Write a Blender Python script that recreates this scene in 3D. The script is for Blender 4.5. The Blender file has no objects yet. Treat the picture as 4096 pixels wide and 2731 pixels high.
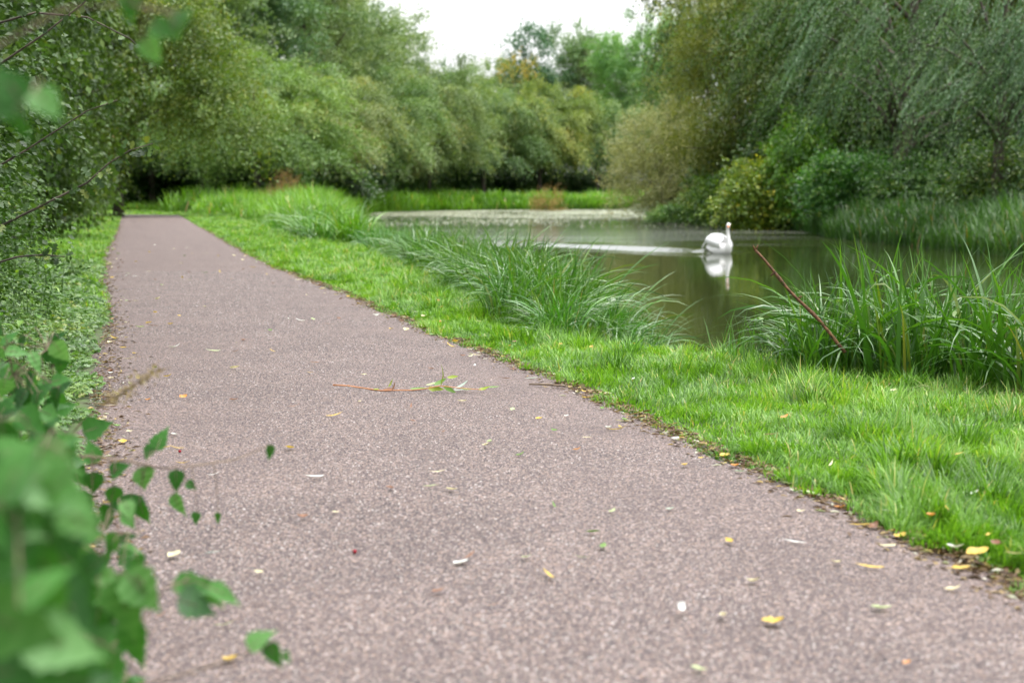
import bpy, math, random
import numpy as np
from mathutils import Vector, Matrix

# ------------------------------------------------------------------ camera, world, sun, exposure
scene = bpy.context.scene
R = math.radians
CAM_H = 0.95
PITCH = math.atan(590.0 / 5689.0)
cam_d = bpy.data.cameras.new("camera")
cam_d.lens = 50.0; cam_d.sensor_width = 36.0
cam_d.clip_start = 0.05; cam_d.clip_end = 3000.0
cam_d.dof.use_dof = True
cam_d.dof.focus_distance = 7.0
cam_d.dof.aperture_fstop = 3.2
cam = bpy.data.objects.new("camera", cam_d)
scene.collection.objects.link(cam)
cam.location = (0, 0, CAM_H)
cam.rotation_euler = (math.pi / 2 - PITCH, 0, 0)
scene.camera = cam

SUN_EL, SUN_AZ = R(74), R(60)          # azimuth clockwise from +Y: high behind thick cloud
w = bpy.data.worlds.new("World"); scene.world = w; w.use_nodes = True
nt = w.node_tree; nt.nodes.clear()
out = nt.nodes.new("ShaderNodeOutputWorld"); bg = nt.nodes.new("ShaderNodeBackground")
sky = nt.nodes.new("ShaderNodeTexSky"); sky.sky_type = 'NISHITA'; sky.sun_disc = False
sky.sun_elevation = SUN_EL; sky.sun_rotation = SUN_AZ; sky.dust_density = 4.0
hs = nt.nodes.new("ShaderNodeHueSaturation"); hs.inputs['Saturation'].default_value = 0.12
hs.inputs['Value'].default_value = 1.15
nt.links.new(sky.outputs[0], hs.inputs['Color'])
# overcast: the cloud is brighter overhead than at the horizon
wtc = nt.nodes.new("ShaderNodeTexCoord"); wsx = nt.nodes.new("ShaderNodeSeparateXYZ"); nt.links.new(wtc.outputs['Generated'], wsx.inputs[0])
wmr = nt.nodes.new("ShaderNodeMapRange"); wmr.inputs['From Min'].default_value = 0.0; wmr.inputs['From Max'].default_value = 1.0
wmr.inputs['To Min'].default_value = 1.25; wmr.inputs['To Max'].default_value = 2.1; nt.links.new(wsx.outputs[2], wmr.inputs[0])
wml = nt.nodes.new("ShaderNodeVectorMath"); wml.operation = 'SCALE'; nt.links.new(hs.outputs[0], wml.inputs[0]); nt.links.new(wmr.outputs[0], wml.inputs['Scale'])
nt.links.new(wml.outputs[0], bg.inputs[0])
nt.links.new(bg.outputs[0], out.inputs[0]); bg.inputs[1].default_value = 0.15

sun_d = bpy.data.lights.new("sun", 'SUN'); sun_d.energy = 1.0; sun_d.angle = R(40); sun_d.color = (1, 0.97, 0.92)
sun = bpy.data.objects.new("sun", sun_d); scene.collection.objects.link(sun)
sd = Vector((math.sin(SUN_AZ) * math.cos(SUN_EL), math.cos(SUN_AZ) * math.cos(SUN_EL), math.sin(SUN_EL)))
sun.rotation_euler = sd.to_track_quat('Z', 'Y').to_euler()

vs = scene.view_settings
vs.view_transform = 'Standard'; vs.look = 'None'; vs.exposure = .8; vs.gamma = 1.0; vs.use_curve_mapping = False
scene.cycles.max_bounces = 7; scene.cycles.diffuse_bounces = 4; scene.cycles.glossy_bounces = 2
scene.cycles.transmission_bounces = 4; scene.cycles.transparent_max_bounces = 4

# ------------------------------------------------------------------ picture <-> place
FP = 5689.0
def ray(vx, vy):
    u, v = vx * 1.74150, vy * 1.74150
    a, b = (u - 2048) / FP, (1365.5 - v) / FP
    return Vector((a, math.cos(PITCH) + b * math.sin(PITCH), -math.sin(PITCH) + b * math.cos(PITCH)))
def onground(vx, vy, z=0.0):
    d = ray(vx, vy); t = (z - CAM_H) / d.z
    return Vector((d.x * t, d.y * t, z))
def atY(vx, vy, Y):
    d = ray(vx, vy); t = Y / d.y
    return Vector((d.x * t, Y, CAM_H + d.z * t))

# ------------------------------------------------------------------ tagging
col = scene.collection
def tag(o, label=None, cat=None, group=None, kind=None):
    if label: o['label'] = label
    if cat: o['category'] = cat
    if group: o['group'] = group
    if kind: o['kind'] = kind
    return o
def empty(name, loc, rz=0.0, sc=1.0):
    o = bpy.data.objects.new(name, None); col.objects.link(o)
    o.location = loc; o.rotation_euler = (0, 0, rz)
    o.scale = (sc, sc, sc) if not hasattr(sc, '__len__') else sc
    o.empty_display_size = 0.2
    return o
def copy_tree(o, parent=None):
    c = o.copy(); col.objects.link(c)
    if parent is not None: c.parent = parent
    for ch in list(o.children): copy_tree(ch, c)
    return c

# ------------------------------------------------------------------ mesh builder (numpy)
class MB:
    def __init__(s):
        s.v = []; s.f = []; s.r = []; s.n = 0
    def add(s, verts, faces, rnd=None):
        """verts (n,3); faces list of index arrays (m,k); rnd per face list or scalar"""
        verts = np.asarray(verts, dtype=np.float32).reshape(-1, 3)
        for i, f in enumerate(faces):
            f = np.asarray(f, dtype=np.int32)
            if f.size == 0: continue
            s.f.append(f + s.n)
            if rnd is None: rr = np.full(len(f), 0.5)
            elif np.isscalar(rnd): rr = np.full(len(f), rnd)
            else: rr = np.asarray(rnd[i])
            s.r.append(rr.astype(np.float32))
        s.v.append(verts); s.n += len(verts)
    def build(s, name, mat, parent=None, smooth=False, loc=None):
        me = bpy.data.meshes.new(name)
        V = np.concatenate(s.v)
        loops = np.concatenate([f.ravel() for f in s.f])
        tot = np.concatenate([np.full(len(f), f.shape[1], dtype=np.int32) for f in s.f])
        start = np.concatenate([[0], np.cumsum(tot)[:-1]]).astype(np.int32)
        me.vertices.add(len(V)); me.vertices.foreach_set("co", V.ravel())
        me.loops.add(len(loops)); me.loops.foreach_set("vertex_index", loops)
        me.polygons.add(len(tot)); me.polygons.foreach_set("loop_start", start)
        me.polygons.foreach_set("loop_total", tot)
        if smooth: me.polygons.foreach_set("use_smooth", np.ones(len(tot), dtype=bool))
        a = me.attributes.new("rnd", 'FLOAT', 'FACE'); a.data.foreach_set("value", np.concatenate(s.r))
        me.update(calc_edges=True)
        if mat is not None: me.materials.append(mat)
        o = bpy.data.objects.new(name, me); col.objects.link(o)
        if parent is not None: o.parent = parent
        if loc is not None: o.location = loc
        return o

def unit(a):
    return a / np.maximum(np.linalg.norm(a, axis=-1, keepdims=True), 1e-9)

TEMPL = {
 'diamond': (np.array([[0,0,0],[.45,-.5,.10],[1,0,-.03],[.45,.5,.10]], float),
             [np.array([[0,1,2],[0,2,3]])]),
 'leaf6': (np.array([[0,0,0],[.25,-.42,.07],[.62,-.40,.05],[1,0,-.12],[.62,.40,.05],[.25,.42,.07],[.25,0,0],[.62,0,-.02]], float),
           [np.array([[1,2,7,6],[4,5,6,7]]), np.array([[0,1,6],[2,3,7],[3,4,7],[5,0,6]])]),
 'lobed': (np.array([[0,0,0],[.22,-.30,.05],[.34,-.14,.0],[.50,-.52,.08],[.60,-.17,.0],[.80,-.34,.04],[1,0,-.08],
                     [.80,.34,.04],[.60,.17,0],[.50,.52,.08],[.34,.14,0],[.22,.30,.05],[.5,0,-.02]], float),
           [np.array([[i, (i + 1) % 12, 12] for i in range(12)])]),
}
def leaves(mb, P, X, N, L, W, rnd, t='diamond'):
    tv, tf = TEMPL[t]
    X = unit(X); Y = unit(np.cross(N, X)); Z = np.cross(X, Y)
    n, k = len(P), len(tv)
    L = np.broadcast_to(L, (n,)); W = np.broadcast_to(W, (n,))
    V = (P[:, None, :] + X[:, None, :] * (tv[None, :, 0:1] * L[:, None, None])
         + Y[:, None, :] * (tv[None, :, 1:2] * W[:, None, None])
         + Z[:, None, :] * (tv[None, :, 2:3] * L[:, None, None]))
    faces, rr = [], []
    for f in tf:
        F = (f[None, :, :] + (np.arange(n) * k)[:, None, None]).reshape(-1, f.shape[1])
        faces.append(F); rr.append(np.repeat(rnd, len(f)))
    mb.add(V.reshape(-1, 3), faces, rr)

def blades(mb, P, L, W, az, el0, bend, rnd, nseg=2, pw=1.3, taper=1.0, twist=None):
    """strips that start at P, climb at elevation el0 and bow over by bend along their length"""
    n = len(P)
    L = np.broadcast_to(L, (n,)); W = np.broadcast_to(W, (n,)); el0 = np.broadcast_to(el0, (n,)); bend = np.broadcast_to(bend, (n,))
    H = np.stack([np.cos(az), np.sin(az), np.zeros(n)], 1)
    S = np.stack([-np.sin(az), np.cos(az), np.zeros(n)], 1)
    if twist is None: twist = np.zeros(n)
    pos = P.astype(float).copy(); rows = []
    for k in range(nseg + 1):
        t = k / nseg
        th = el0 - bend * t ** pw
        D = H * np.cos(th)[:, None] + np.array([0, 0, 1.0]) * np.sin(th)[:, None]
        Nn = -H * np.sin(th)[:, None] + np.array([0, 0, 1.0]) * np.cos(th)[:, None]
        tw = twist * t
        S2 = S * np.cos(tw)[:, None] + Nn * np.sin(tw)[:, None]
        if k == nseg:
            rows.append(pos[:, None, :])
        else:
            wd = W * (1 - taper * t ** 2.2) * (0.6 + 0.4 * min(1, t * 3 + 0.2))
            rows.append(np.stack([pos - S2 * wd[:, None] / 2, pos + S2 * wd[:, None] / 2], 1))
        pos = pos + D * (L / nseg)[:, None]
    V = np.concatenate(rows, 1); k = V.shape[1]
    base = (np.arange(n) * k)[:, None]
    q = []
    for s_ in range(nseg - 1):
        q.append(base + np.array([[2*s_, 2*s_+1, 2*s_+3, 2*s_+2]]))
    tr = base + np.array([[2*(nseg-1), 2*(nseg-1)+1, 2*nseg]])
    fs, rr = [tr], [rnd]
    if q: fs.append(np.concatenate(q)); rr.append(np.tile(rnd, len(q)))
    mb.add(V.reshape(-1, 3), fs, rr)

def tube(mb, pts, rad, sides=7, rnd=0.5, cap=True):
    pts = np.array([list(p) for p in pts], float); n = len(pts)
    rad = np.broadcast_to(np.asarray(rad, float), (n,))
    T = unit(np.gradient(pts, axis=0))
    up = np.array([0.13, 0.21, 0.97]); 
    if abs(T[0] @ up) > 0.95: up = np.array([0.95, 0.2, 0.1])
    A = unit(np.cross(T, up)); B = np.cross(T, A)
    an = np.linspace(0, 2 * np.pi, sides, endpoint=False)
    V = pts[:, None, :] + rad[:, None, None] * (np.cos(an)[None, :, None] * A[:, None, :] + np.sin(an)[None, :, None] * B[:, None, :])
    F = [[i * sides + j, i * sides + (j + 1) % sides, (i + 1) * sides + (j + 1) % sides, (i + 1) * sides + j]
         for i in range(n - 1) for j in range(sides)]
    V = V.reshape(-1, 3)
    fs = [np.array(F)]
    if cap:
        V = np.concatenate([V, pts[:1], pts[-1:]])
        a, b = n * sides, n * sides + 1
        fs.append(np.array([[a, (j + 1) % sides, j] for j in range(sides)] +
                           [[b, (n - 1) * sides + j, (n - 1) * sides + (j + 1) % sides] for j in range(sides)]))
    mb.add(V, fs, rnd)

def _h(ix, iy, seed):
    v = np.sin(ix * 127.1 + iy * 311.7 + seed * 74.7) * 43758.5453
    return v - np.floor(v)
def vnoise(x, y, sc, seed=0):
    x = np.asarray(x, float) / sc; y = np.asarray(y, float) / sc
    ix, iy = np.floor(x), np.floor(y); fx, fy = x - ix, y - iy
    fx = fx * fx * (3 - 2 * fx); fy = fy * fy * (3 - 2 * fy)
    a, b = _h(ix, iy, seed), _h(ix + 1, iy, seed); c, d = _h(ix, iy + 1, seed), _h(ix + 1, iy + 1, seed)
    return (a * (1 - fx) + b * fx) * (1 - fy) + (c * (1 - fx) + d * fx) * fy
def sstep(a, b, x):
    t = np.clip((np.asarray(x, float) - a) / (b - a), 0, 1); return t * t * (3 - 2 * t)

# ------------------------------------------------------------------ materials
def new_mat(name):
    m = bpy.data.materials.new(name); m.use_nodes = True
    t = m.node_tree; t.nodes.clear()
    o = t.nodes.new("ShaderNodeOutputMaterial")
    return m, t, o
def ramp(t, stops, fac):
    r = t.nodes.new("ShaderNodeValToRGB"); e = r.color_ramp.elements
    while len(e) < len(stops): e.new(0.5)
    for el, (p, c) in zip(e, stops):
        el.position = p; el.color = (*c, 1)
    t.links.new(fac, r.inputs[0]); return r
def leaf_mat(name, stops, rough=0.45, spec=0.4, trans=0.35, tcol=(1.2, 1.25, 0.55)):
    """leaf: colour by the leaf's own random number times the object's tint, part translucent"""
    m, t, o = new_mat(name)
    at = t.nodes.new("ShaderNodeAttribute"); at.attribute_name = "rnd"
    r = ramp(t, stops, at.outputs['Fac'])
    oi = t.nodes.new("ShaderNodeObjectInfo")
    mx = t.nodes.new("ShaderNodeMix"); mx.data_type = 'RGBA'; mx.blend_type = 'MULTIPLY'; mx.inputs[0].default_value = 1
    t.links.new(r.outputs[0], mx.inputs[6]); t.links.new(oi.outputs['Color'], mx.inputs[7])
    p = t.nodes.new("ShaderNodeBsdfPrincipled"); p.inputs['Roughness'].default_value = rough
    p.inputs['Specular IOR Level'].default_value = spec
    t.links.new(mx.outputs[2], p.inputs['Base Color'])
    tc = t.nodes.new("ShaderNodeMix"); tc.data_type = 'RGBA'; tc.blend_type = 'MULTIPLY'; tc.inputs[0].default_value = 1
    tc.inputs[7].default_value = (*tcol, 1); t.links.new(mx.outputs[2], tc.inputs[6])
    tr = t.nodes.new("ShaderNodeBsdfTranslucent"); t.links.new(tc.outputs[2], tr.inputs[0])
    ms = t.nodes.new("ShaderNodeMixShader"); ms.inputs[0].default_value = trans
    t.links.new(p.outputs[0], ms.inputs[1]); t.links.new(tr.outputs[0], ms.inputs[2])
    t.links.new(ms.outputs[0], o.inputs[0])
    return m
def plain_mat(name, c, rough=0.6, noise=0.0, nscale=8.0, c2=None, bump=0.0, spec=0.4):
    m, t, o = new_mat(name)
    p = t.nodes.new("ShaderNodeBsdfPrincipled"); p.inputs['Roughness'].default_value = rough
    p.inputs['Specular IOR Level'].default_value = spec
    tc = t.nodes.new("ShaderNodeTexCoord"); nz = t.nodes.new("ShaderNodeTexNoise")
    nz.inputs['Scale'].default_value = nscale; nz.inputs['Detail'].default_value = 5
    t.links.new(tc.outputs['Object'], nz.inputs['Vector'])
    c2 = c2 or tuple(x * 0.6 for x in c)
    r = ramp(t, [(0.35, c2), (0.65, c)], nz.outputs[0]); t.links.new(r.outputs[0], p.inputs['Base Color'])
    if bump:
        b = t.nodes.new("ShaderNodeBump"); b.inputs['Strength'].default_value = bump; b.inputs['Distance'].default_value = 0.01
        t.links.new(nz.outputs[0], b.inputs['Height']); t.links.new(b.outputs[0], p.inputs['Normal'])
    t.links.new(p.outputs[0], o.inputs[0]); return m

M = {}
M['grass'] = leaf_mat('grass', [(0, (0.048, 0.1322, 0.0113)), (0.45, (0.1224, 0.279, 0.0226)), (0.85, (0.2237, 0.411, 0.0483)), (0.94, (0.3513, 0.411, 0.0965)), (1, (0.5109, 0.3916, 0.1609))], .42, .45, .40, (1.15, 1.2, .5))
M['farhaw'] = leaf_mat('hawthorn leaf', [(0, (0.0522, 0.1043, 0.0379)), (0.45, (0.1252, 0.2087, 0.0703)), (0.8, (0.2191, 0.2921, 0.0973)), (0.93, (0.313, 0.2713, 0.1082)), (1, (0.2921, 0.1565, 0.0973))], .5, .4, .33)
M['tallfar'] = leaf_mat('tall tree leaf', [(0, (.06, .12, .06)), (.5, (.14, .21, .095)), (.9, (.23, .28, .13)), (1, (.32, .30, .12))], .5, .4, .33)
M['olive'] = leaf_mat('olive leaf', [(0, (0.0551, 0.0936, 0.0143)), (0.5, (0.1469, 0.1983, 0.0332)), (0.85, (0.2479, 0.2864, 0.0594)), (1, (0.3856, 0.3525, 0.0713))], .5, .4, .35)
M['palewillow'] = leaf_mat('pale willow leaf', [(0, (0.1591, 0.1913, 0.0739)), (0.5, (0.3448, 0.357, 0.1627)), (0.8, (0.5039, 0.4972, 0.2958)), (1, (0.663, 0.4845, 0.1183))], .4, .5, .35)
M['willow'] = leaf_mat('willow leaf', [(0, (0.0048, 0.021, 0.004)), (0.4, (0.0201, 0.0636, 0.011)), (0.62, (0.0563, 0.1272, 0.0298)), (0.85, (0.1366, 0.2244, 0.0746)), (0.97, (0.1608, 0.2543, 0.0845)), (1, (0.3617, 0.2842, 0.0249))], .4, .4, .3)
M['bramble'] = leaf_mat('bramble leaf', [(0, (0.027, 0.0662, 0.0144)), (0.5, (0.09, 0.1739, 0.0252)), (0.78, (0.216, 0.2815, 0.036)), (0.93, (0.405, 0.3478, 0.0432)), (1, (0.495, 0.2484, 0.0432))], .4, .5, .33)
M['hedge'] = leaf_mat('hedge leaf', [(0, (0.0129, 0.0335, 0.0074)), (0.5, (0.0353, 0.0781, 0.0149)), (0.85, (0.0707, 0.1339, 0.0248)), (0.96, (0.1296, 0.1562, 0.0248)), (1, (0.1649, 0.067, 0.0248))], .5, .3, .3)
M['herb'] = leaf_mat('herb leaf', [(0, (0.0317, 0.0875, 0.0143)), (0.5, (0.0792, 0.175, 0.0286)), (0.9, (0.1584, 0.2558, 0.053)), (1, (0.2376, 0.2558, 0.0326))], .38, .5, .35)
M['sedge'] = leaf_mat('sedge leaf', [(0, (0.0226, 0.0767, 0.0082)), (0.45, (0.0483, 0.147, 0.0145)), (0.85, (0.09, 0.2109, 0.0233)), (0.96, (0.1543, 0.2044, 0.0291)), (1, (0.2699, 0.1917, 0.0697))], .33, .65, .33, (1.2, 1.25, .45))
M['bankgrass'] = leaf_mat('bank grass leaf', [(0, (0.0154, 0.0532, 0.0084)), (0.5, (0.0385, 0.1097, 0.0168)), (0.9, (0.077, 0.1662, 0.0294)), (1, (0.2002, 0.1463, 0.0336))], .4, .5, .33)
M['bark'] = plain_mat('bark', (.10, .08, .06), .85, nscale=12, c2=(.04, .032, .025), bump=.6)
M['twigbrown'] = plain_mat('brown stalk', (.15, .075, .035), .75, nscale=60, c2=(.045, .026, .016), bump=.6, spec=.15)
M['twigorange'] = plain_mat('orange twig', (.50, .22, .09), .5, nscale=40, c2=(.36, .15, .06))
M['stemgrey'] = plain_mat('grey stem', (.20, .15, .10), .8, nscale=40, c2=(.10, .07, .05))

# gravel
def gravel_mat():
    m, t, o = new_mat('gravel')
    tc = t.nodes.new("ShaderNodeTexCoord")
    p = t.nodes.new("ShaderNodeBsdfPrincipled"); p.inputs['Roughness'].default_value = .75; p.inputs['Specular IOR Level'].default_value = .3
    nz = t.nodes.new("ShaderNodeTexNoise"); nz.inputs['Scale'].default_value = 60; nz.inputs['Detail'].default_value = 2
    t.links.new(tc.outputs['Object'], nz.inputs['Vector'])
    wv = t.nodes.new("ShaderNodeMix"); wv.data_type = 'RGBA'; wv.blend_type = 'ADD'; wv.inputs[0].default_value = .006
    t.links.new(tc.outputs['Object'], wv.inputs[6]); t.links.new(nz.outputs['Color'], wv.inputs[7])
    vo = t.nodes.new("ShaderNodeTexVoronoi"); vo.inputs['Scale'].default_value = 210
    t.links.new(wv.outputs[2], vo.inputs['Vector'])
    sp = t.nodes.new("ShaderNodeSeparateColor"); t.links.new(vo.outputs['Color'], sp.inputs[0])
    r = ramp(t, [(0, (.030, .026, .029)), (.25, (.070, .058, .060)), (.5, (.115, .096, .094)), (.75, (.165, .140, .130)), (.92, (.25, .215, .195)), (1, (.42, .39, .37))], sp.outputs[0])
    r2 = ramp(t, [(0, (.90, .90, .98)), (.5, (1, 1, 1)), (1, (1.12, .98, .86))], sp.outputs[1])
    mu = t.nodes.new("ShaderNodeMix"); mu.data_type = 'RGBA'; mu.blend_type = 'MULTIPLY'; mu.inputs[0].default_value = 1
    t.links.new(r.outputs[0], mu.inputs[6]); t.links.new(r2.outputs[0], mu.inputs[7])
    n2 = t.nodes.new("ShaderNodeTexNoise"); n2.inputs['Scale'].default_value = 2.2; n2.inputs['Detail'].default_value = 7; n2.inputs['Roughness'].default_value = .65
    t.links.new(tc.outputs['Object'], n2.inputs['Vector'])
    r3 = ramp(t, [(.30, (.87, .80, .78)), (.5, (1.02, .94, .91)), (.70, (1.17, 1.07, 1.02))], n2.outputs[0])
    mu2 = t.nodes.new("ShaderNodeMix"); mu2.data_type = 'RGBA'; mu2.blend_type = 'MULTIPLY'; mu2.inputs[0].default_value = 1
    t.links.new(mu.outputs[2], mu2.inputs[6]); t.links.new(r3.outputs[0], mu2.inputs[7])
    t.links.new(mu2.outputs[2], p.inputs['Base Color'])
    inv = t.nodes.new("ShaderNodeMath"); inv.operation = 'MULTIPLY_ADD'; inv.inputs[1].default_value = -1.0; 
    t.links.new(vo.outputs['Distance'], inv.inputs[0]); t.links.new(sp.outputs[2], inv.inputs[2])
    b = t.nodes.new("ShaderNodeBump"); b.inputs['Strength'].default_value = .9; b.inputs['Distance'].default_value = .004
    t.links.new(inv.outputs[0], b.inputs['Height']); t.links.new(b.outputs[0], p.inputs['Normal'])
    t.links.new(p.outputs[0], o.inputs[0]); return m
M['gravel'] = gravel_mat()
def pebble_mat():
    m, t, o = new_mat('pebble')
    at = t.nodes.new("ShaderNodeAttribute"); at.attribute_name = "rnd"
    r = ramp(t, [(0, (.025, .022, .025)), (.3, (.068, .056, .056)), (.6, (.12, .10, .095)), (.85, (.20, .168, .15)), (1, (.40, .37, .35))], at.outputs['Fac'])
    p = t.nodes.new("ShaderNodeBsdfPrincipled"); p.inputs['Roughness'].default_value = .7; p.inputs['Specular IOR Level'].default_value = .3
    t.links.new(r.outputs[0], p.inputs['Base Color']); t.links.new(p.outputs[0], o.inputs[0]); return m
M['pebble'] = pebble_mat()
def ground_mat():
    m, t, o = new_mat('soil and turf')
    tc = t.nodes.new("ShaderNodeTexCoord")
    p = t.nodes.new("ShaderNodeBsdfPrincipled"); p.inputs['Roughness'].default_value = .9
    n = t.nodes.new("ShaderNodeTexNoise"); n.inputs['Scale'].default_value = 7; n.inputs['Detail'].default_value = 8
    t.links.new(tc.outputs['Object'], n.inputs['Vector'])
    r = ramp(t, [(.3, (.035, .03, .015)), (.5, (.045, .065, .018)), (.7, (.06, .11, .022))], n.outputs[0])
    t.links.new(r.outputs[0], p.inputs['Base Color'])
    b = t.nodes.new("ShaderNodeBump"); b.inputs['Strength'].default_value = .6; b.inputs['Distance'].default_value = .02
    t.links.new(n.outputs[0], b.inputs['Height']); t.links.new(b.outputs[0], p.inputs['Normal'])
    t.links.new(p.outputs[0], o.inputs[0]); return m
M['ground'] = ground_mat()
def water_mat():
    m, t, o = new_mat('pond water')
    tc = t.nodes.new("ShaderNodeTexCoord")
    p = t.nodes.new("ShaderNodeBsdfPrincipled")
    p.inputs['Base Color'].default_value = (.022, .030, .009, 1); p.inputs['Roughness'].default_value = .03
    p.inputs['IOR'].default_value = 1.333; p.inputs['Specular IOR Level'].default_value = .5
    def nz(sx, sy, sc, det):
        mp = t.nodes.new("ShaderNodeMapping"); mp.inputs['Scale'].default_value = (sx, sy, 1)
        t.links.new(tc.outputs['Object'], mp.inputs['Vector'])
        n = t.nodes.new("ShaderNodeTexNoise"); n.inputs['Scale'].default_value = sc; n.inputs['Detail'].default_value = det
        t.links.new(mp.outputs[0], n.inputs['Vector']); return n
    fine = nz(1, 1.6, 9, 3); calm = nz(.4, 1, 1.2, 2)
    sx = t.nodes.new("ShaderNodeSeparateXYZ"); t.links.new(tc.outputs['Object'], sx.inputs[0])
    # wind ruffles the far reach of the pond
    patch = nz(.25, 1, .35, 2)
    wob = t.nodes.new("ShaderNodeMath"); wob.operation = 'MULTIPLY_ADD'; wob.inputs[1].default_value = 26; 
    t.links.new(patch.outputs[0], wob.inputs[0]); t.links.new(sx.outputs[1], wob.inputs[2])
    mr = t.nodes.new("ShaderNodeMapRange"); mr.inputs['From Min'].default_value = 48; mr.inputs['From Max'].default_value = 80
    mr.inputs['To Min'].default_value = .005; mr.inputs['To Max'].default_value = 1.0; mr.interpolation_type = 'SMOOTHSTEP'
    t.links.new(wob.outputs[0], mr.inputs[0])
    b1 = t.nodes.new("ShaderNodeBump"); b1.inputs['Distance'].default_value = .3
    t.links.new(fine.outputs[0], b1.inputs['Height']); t.links.new(mr.outputs[0], b1.inputs['Strength'])
    b2 = t.nodes.new("ShaderNodeBump"); b2.inputs['Distance'].default_value = .02; b2.inputs['Strength'].default_value = .03
    t.links.new(calm.outputs[0], b2.inputs['Height']); t.links.new(b1.outputs[0], b2.inputs['Normal'])
    t.links.new(b2.outputs[0], p.inputs['Normal']); t.links.new(p.outputs[0], o.inputs[0]); return m
M['water'] = water_mat()

# ------------------------------------------------------------------ the lie of the land
WZ = -0.47
RIGHT_V = [(2900,1620),(2352,1375),(2230,1318),(2000,1207),(1800,1112),(1640,1050),(1500,985),(1350,910),(1200,850),(1080,800),(900,728),(780,672),(640,620),(560,580),(500,545),(440,511),(414,495)]
LEFT_V = [(60,1568),(110,1450),(165,1300),(195,1180),(212,1050),(222,960),(222,900),(238,830),(248,760),(244,700),(236,640),(245,580),(268,530),(279,497)]
rw = [onground(*p) for p in RIGHT_V][::1]; lw = [onground(*p) for p in LEFT_V]
rY = np.array([p.y for p in rw]); rX = np.array([p.x for p in rw])
lY = np.array([p.y for p in lw]); lX = np.array([p.x for p in lw])
def extend(Y, X, d0):
    o = np.argsort(Y); Y, X = Y[o], X[o]
    return np.concatenate([[-6, 0.5], Y]), np.concatenate([[X[0] + d0 * (Y[0] + 6), X[0] + d0 * (Y[0] - .5)], X])
rY, rX = extend(rY, rX, .42); lY, lX = extend(lY, lX, .28)
ENDY = 78.0
rYs = np.concatenate([rY, [rY[-1] + 1.5, rY[-1] + 3.2, rY[-1] + 5.5, 200]]); rXs = np.concatenate([rX, [rX[-1] - 1.5, rX[-1] - 5.5, rX[-1] - 20, rX[-1] - 95]])
lYs = np.concatenate([lY, [lY[-1] + 4, ENDY, 200]]); lXs = np.concatenate([lX, [lX[-1] - 8, lX[-1] - 30, -200]])
def xR(y): return np.interp(y, rYs, rXs)
def xL(y): return np.interp(y, lYs, lXs)
POND = [(40,-2),(16,3.2),(6,4.9),(3.9,6.2),(2.7,7.9),(2.1,8.5),(1.6,8.95),(1.2,9.35),(1.12,10.2),(1.0,11.8),(.7,14),(0,18),(-1.6,26),(-4.6,40),(-7.4,60),(-9.8,85),(-10.8,108),
        (-6,121),(2,129),(10.5,132),(10.4,112),(9.6,88),(9.2,71),(10.3,60),(11.3,54.6),(10.4,46),(11.4,32),(12.8,20),(17,10),(40,4)]
def pond_sd(x, y):
    """signed distance: + on land, - in water"""
    x = np.asarray(x, float); y = np.asarray(y, float)
    d = np.full(x.shape, 1e9); ins = np.zeros(x.shape, bool); n = len(POND)
    for i in range(n):
        ax, ay = POND[i]; bx, by = POND[(i + 1) % n]
        ex, ey = bx - ax, by - ay
        t = np.clip(((x - ax) * ex + (y - ay) * ey) / (ex * ex + ey * ey), 0, 1)
        d = np.minimum(d, np.hypot(x - ax - t * ex, y - ay - t * ey))
        c = ((ay > y) != (by > y)) & (x < ex * (y - ay) / (by - ay + 1e-12) + ax)
        ins ^= c
    return np.where(ins, -d, d)
def path_sd(x, y):
    """+ off the path, - on it (sideways distance)"""
    return np.maximum(xL(y) - x, x - xR(y))
def gz(x, y):
    x = np.asarray(x, float); y = np.asarray(y, float)
    s = pond_sd(x, y) + (vnoise(x, y, .8, 3) - .5) * .25
    z = np.where(s > 0, WZ - .04 + sstep(-.1, 1.0, s) * (0.04 - WZ), WZ - .04 - np.clip(-s, 0, 2) * .5)
    z = z + sstep(.8, 6, s) * sstep(6, 14, x) * .35                      # the right bank climbs a little
    z = z + sstep(.5, 3, s) * .10 * sstep(60, 100, y)
    p = path_sd(x, y)
    und = (vnoise(x, y, 1.3, 5) - .5) * .05 + (vnoise(x, y, .35, 6) - .5) * .02
    z = z + np.where(s > .2, und * sstep(0.05, .5, p), 0)
    z = z + np.where((p > -.02) & (y < ENDY), .006, 0) - np.where((p < -.04) & (y < ENDY), .03, 0)
    return z
def frus(x, y, m=1.0): return (np.abs(x) < y * .375 + m)

# ground sheet
def sinh_axis(lo, hi, a, n):
    u = np.linspace(math.asinh(lo / a), math.asinh(hi / a), n); return a * np.sinh(u)
gx = sinh_axis(-900, 900, 3.0, 520); gy = sinh_axis(-60, 1500, 4.0, 560)
GX, GY = np.meshgrid(gx, gy)
def grid_faces(nx, ny):
    i = np.arange(ny - 1)[:, None] * nx + np.arange(nx - 1)[None, :]
    return np.stack([i, i + 1, i + nx + 1, i + nx], -1).reshape(-1, 4)
mb = MB(); mb.add(np.stack([GX, GY, gz(GX, GY)], -1), [grid_faces(len(gx), len(gy))])
tag(mb.build('ground', M['ground'], smooth=True), kind='structure')

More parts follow.
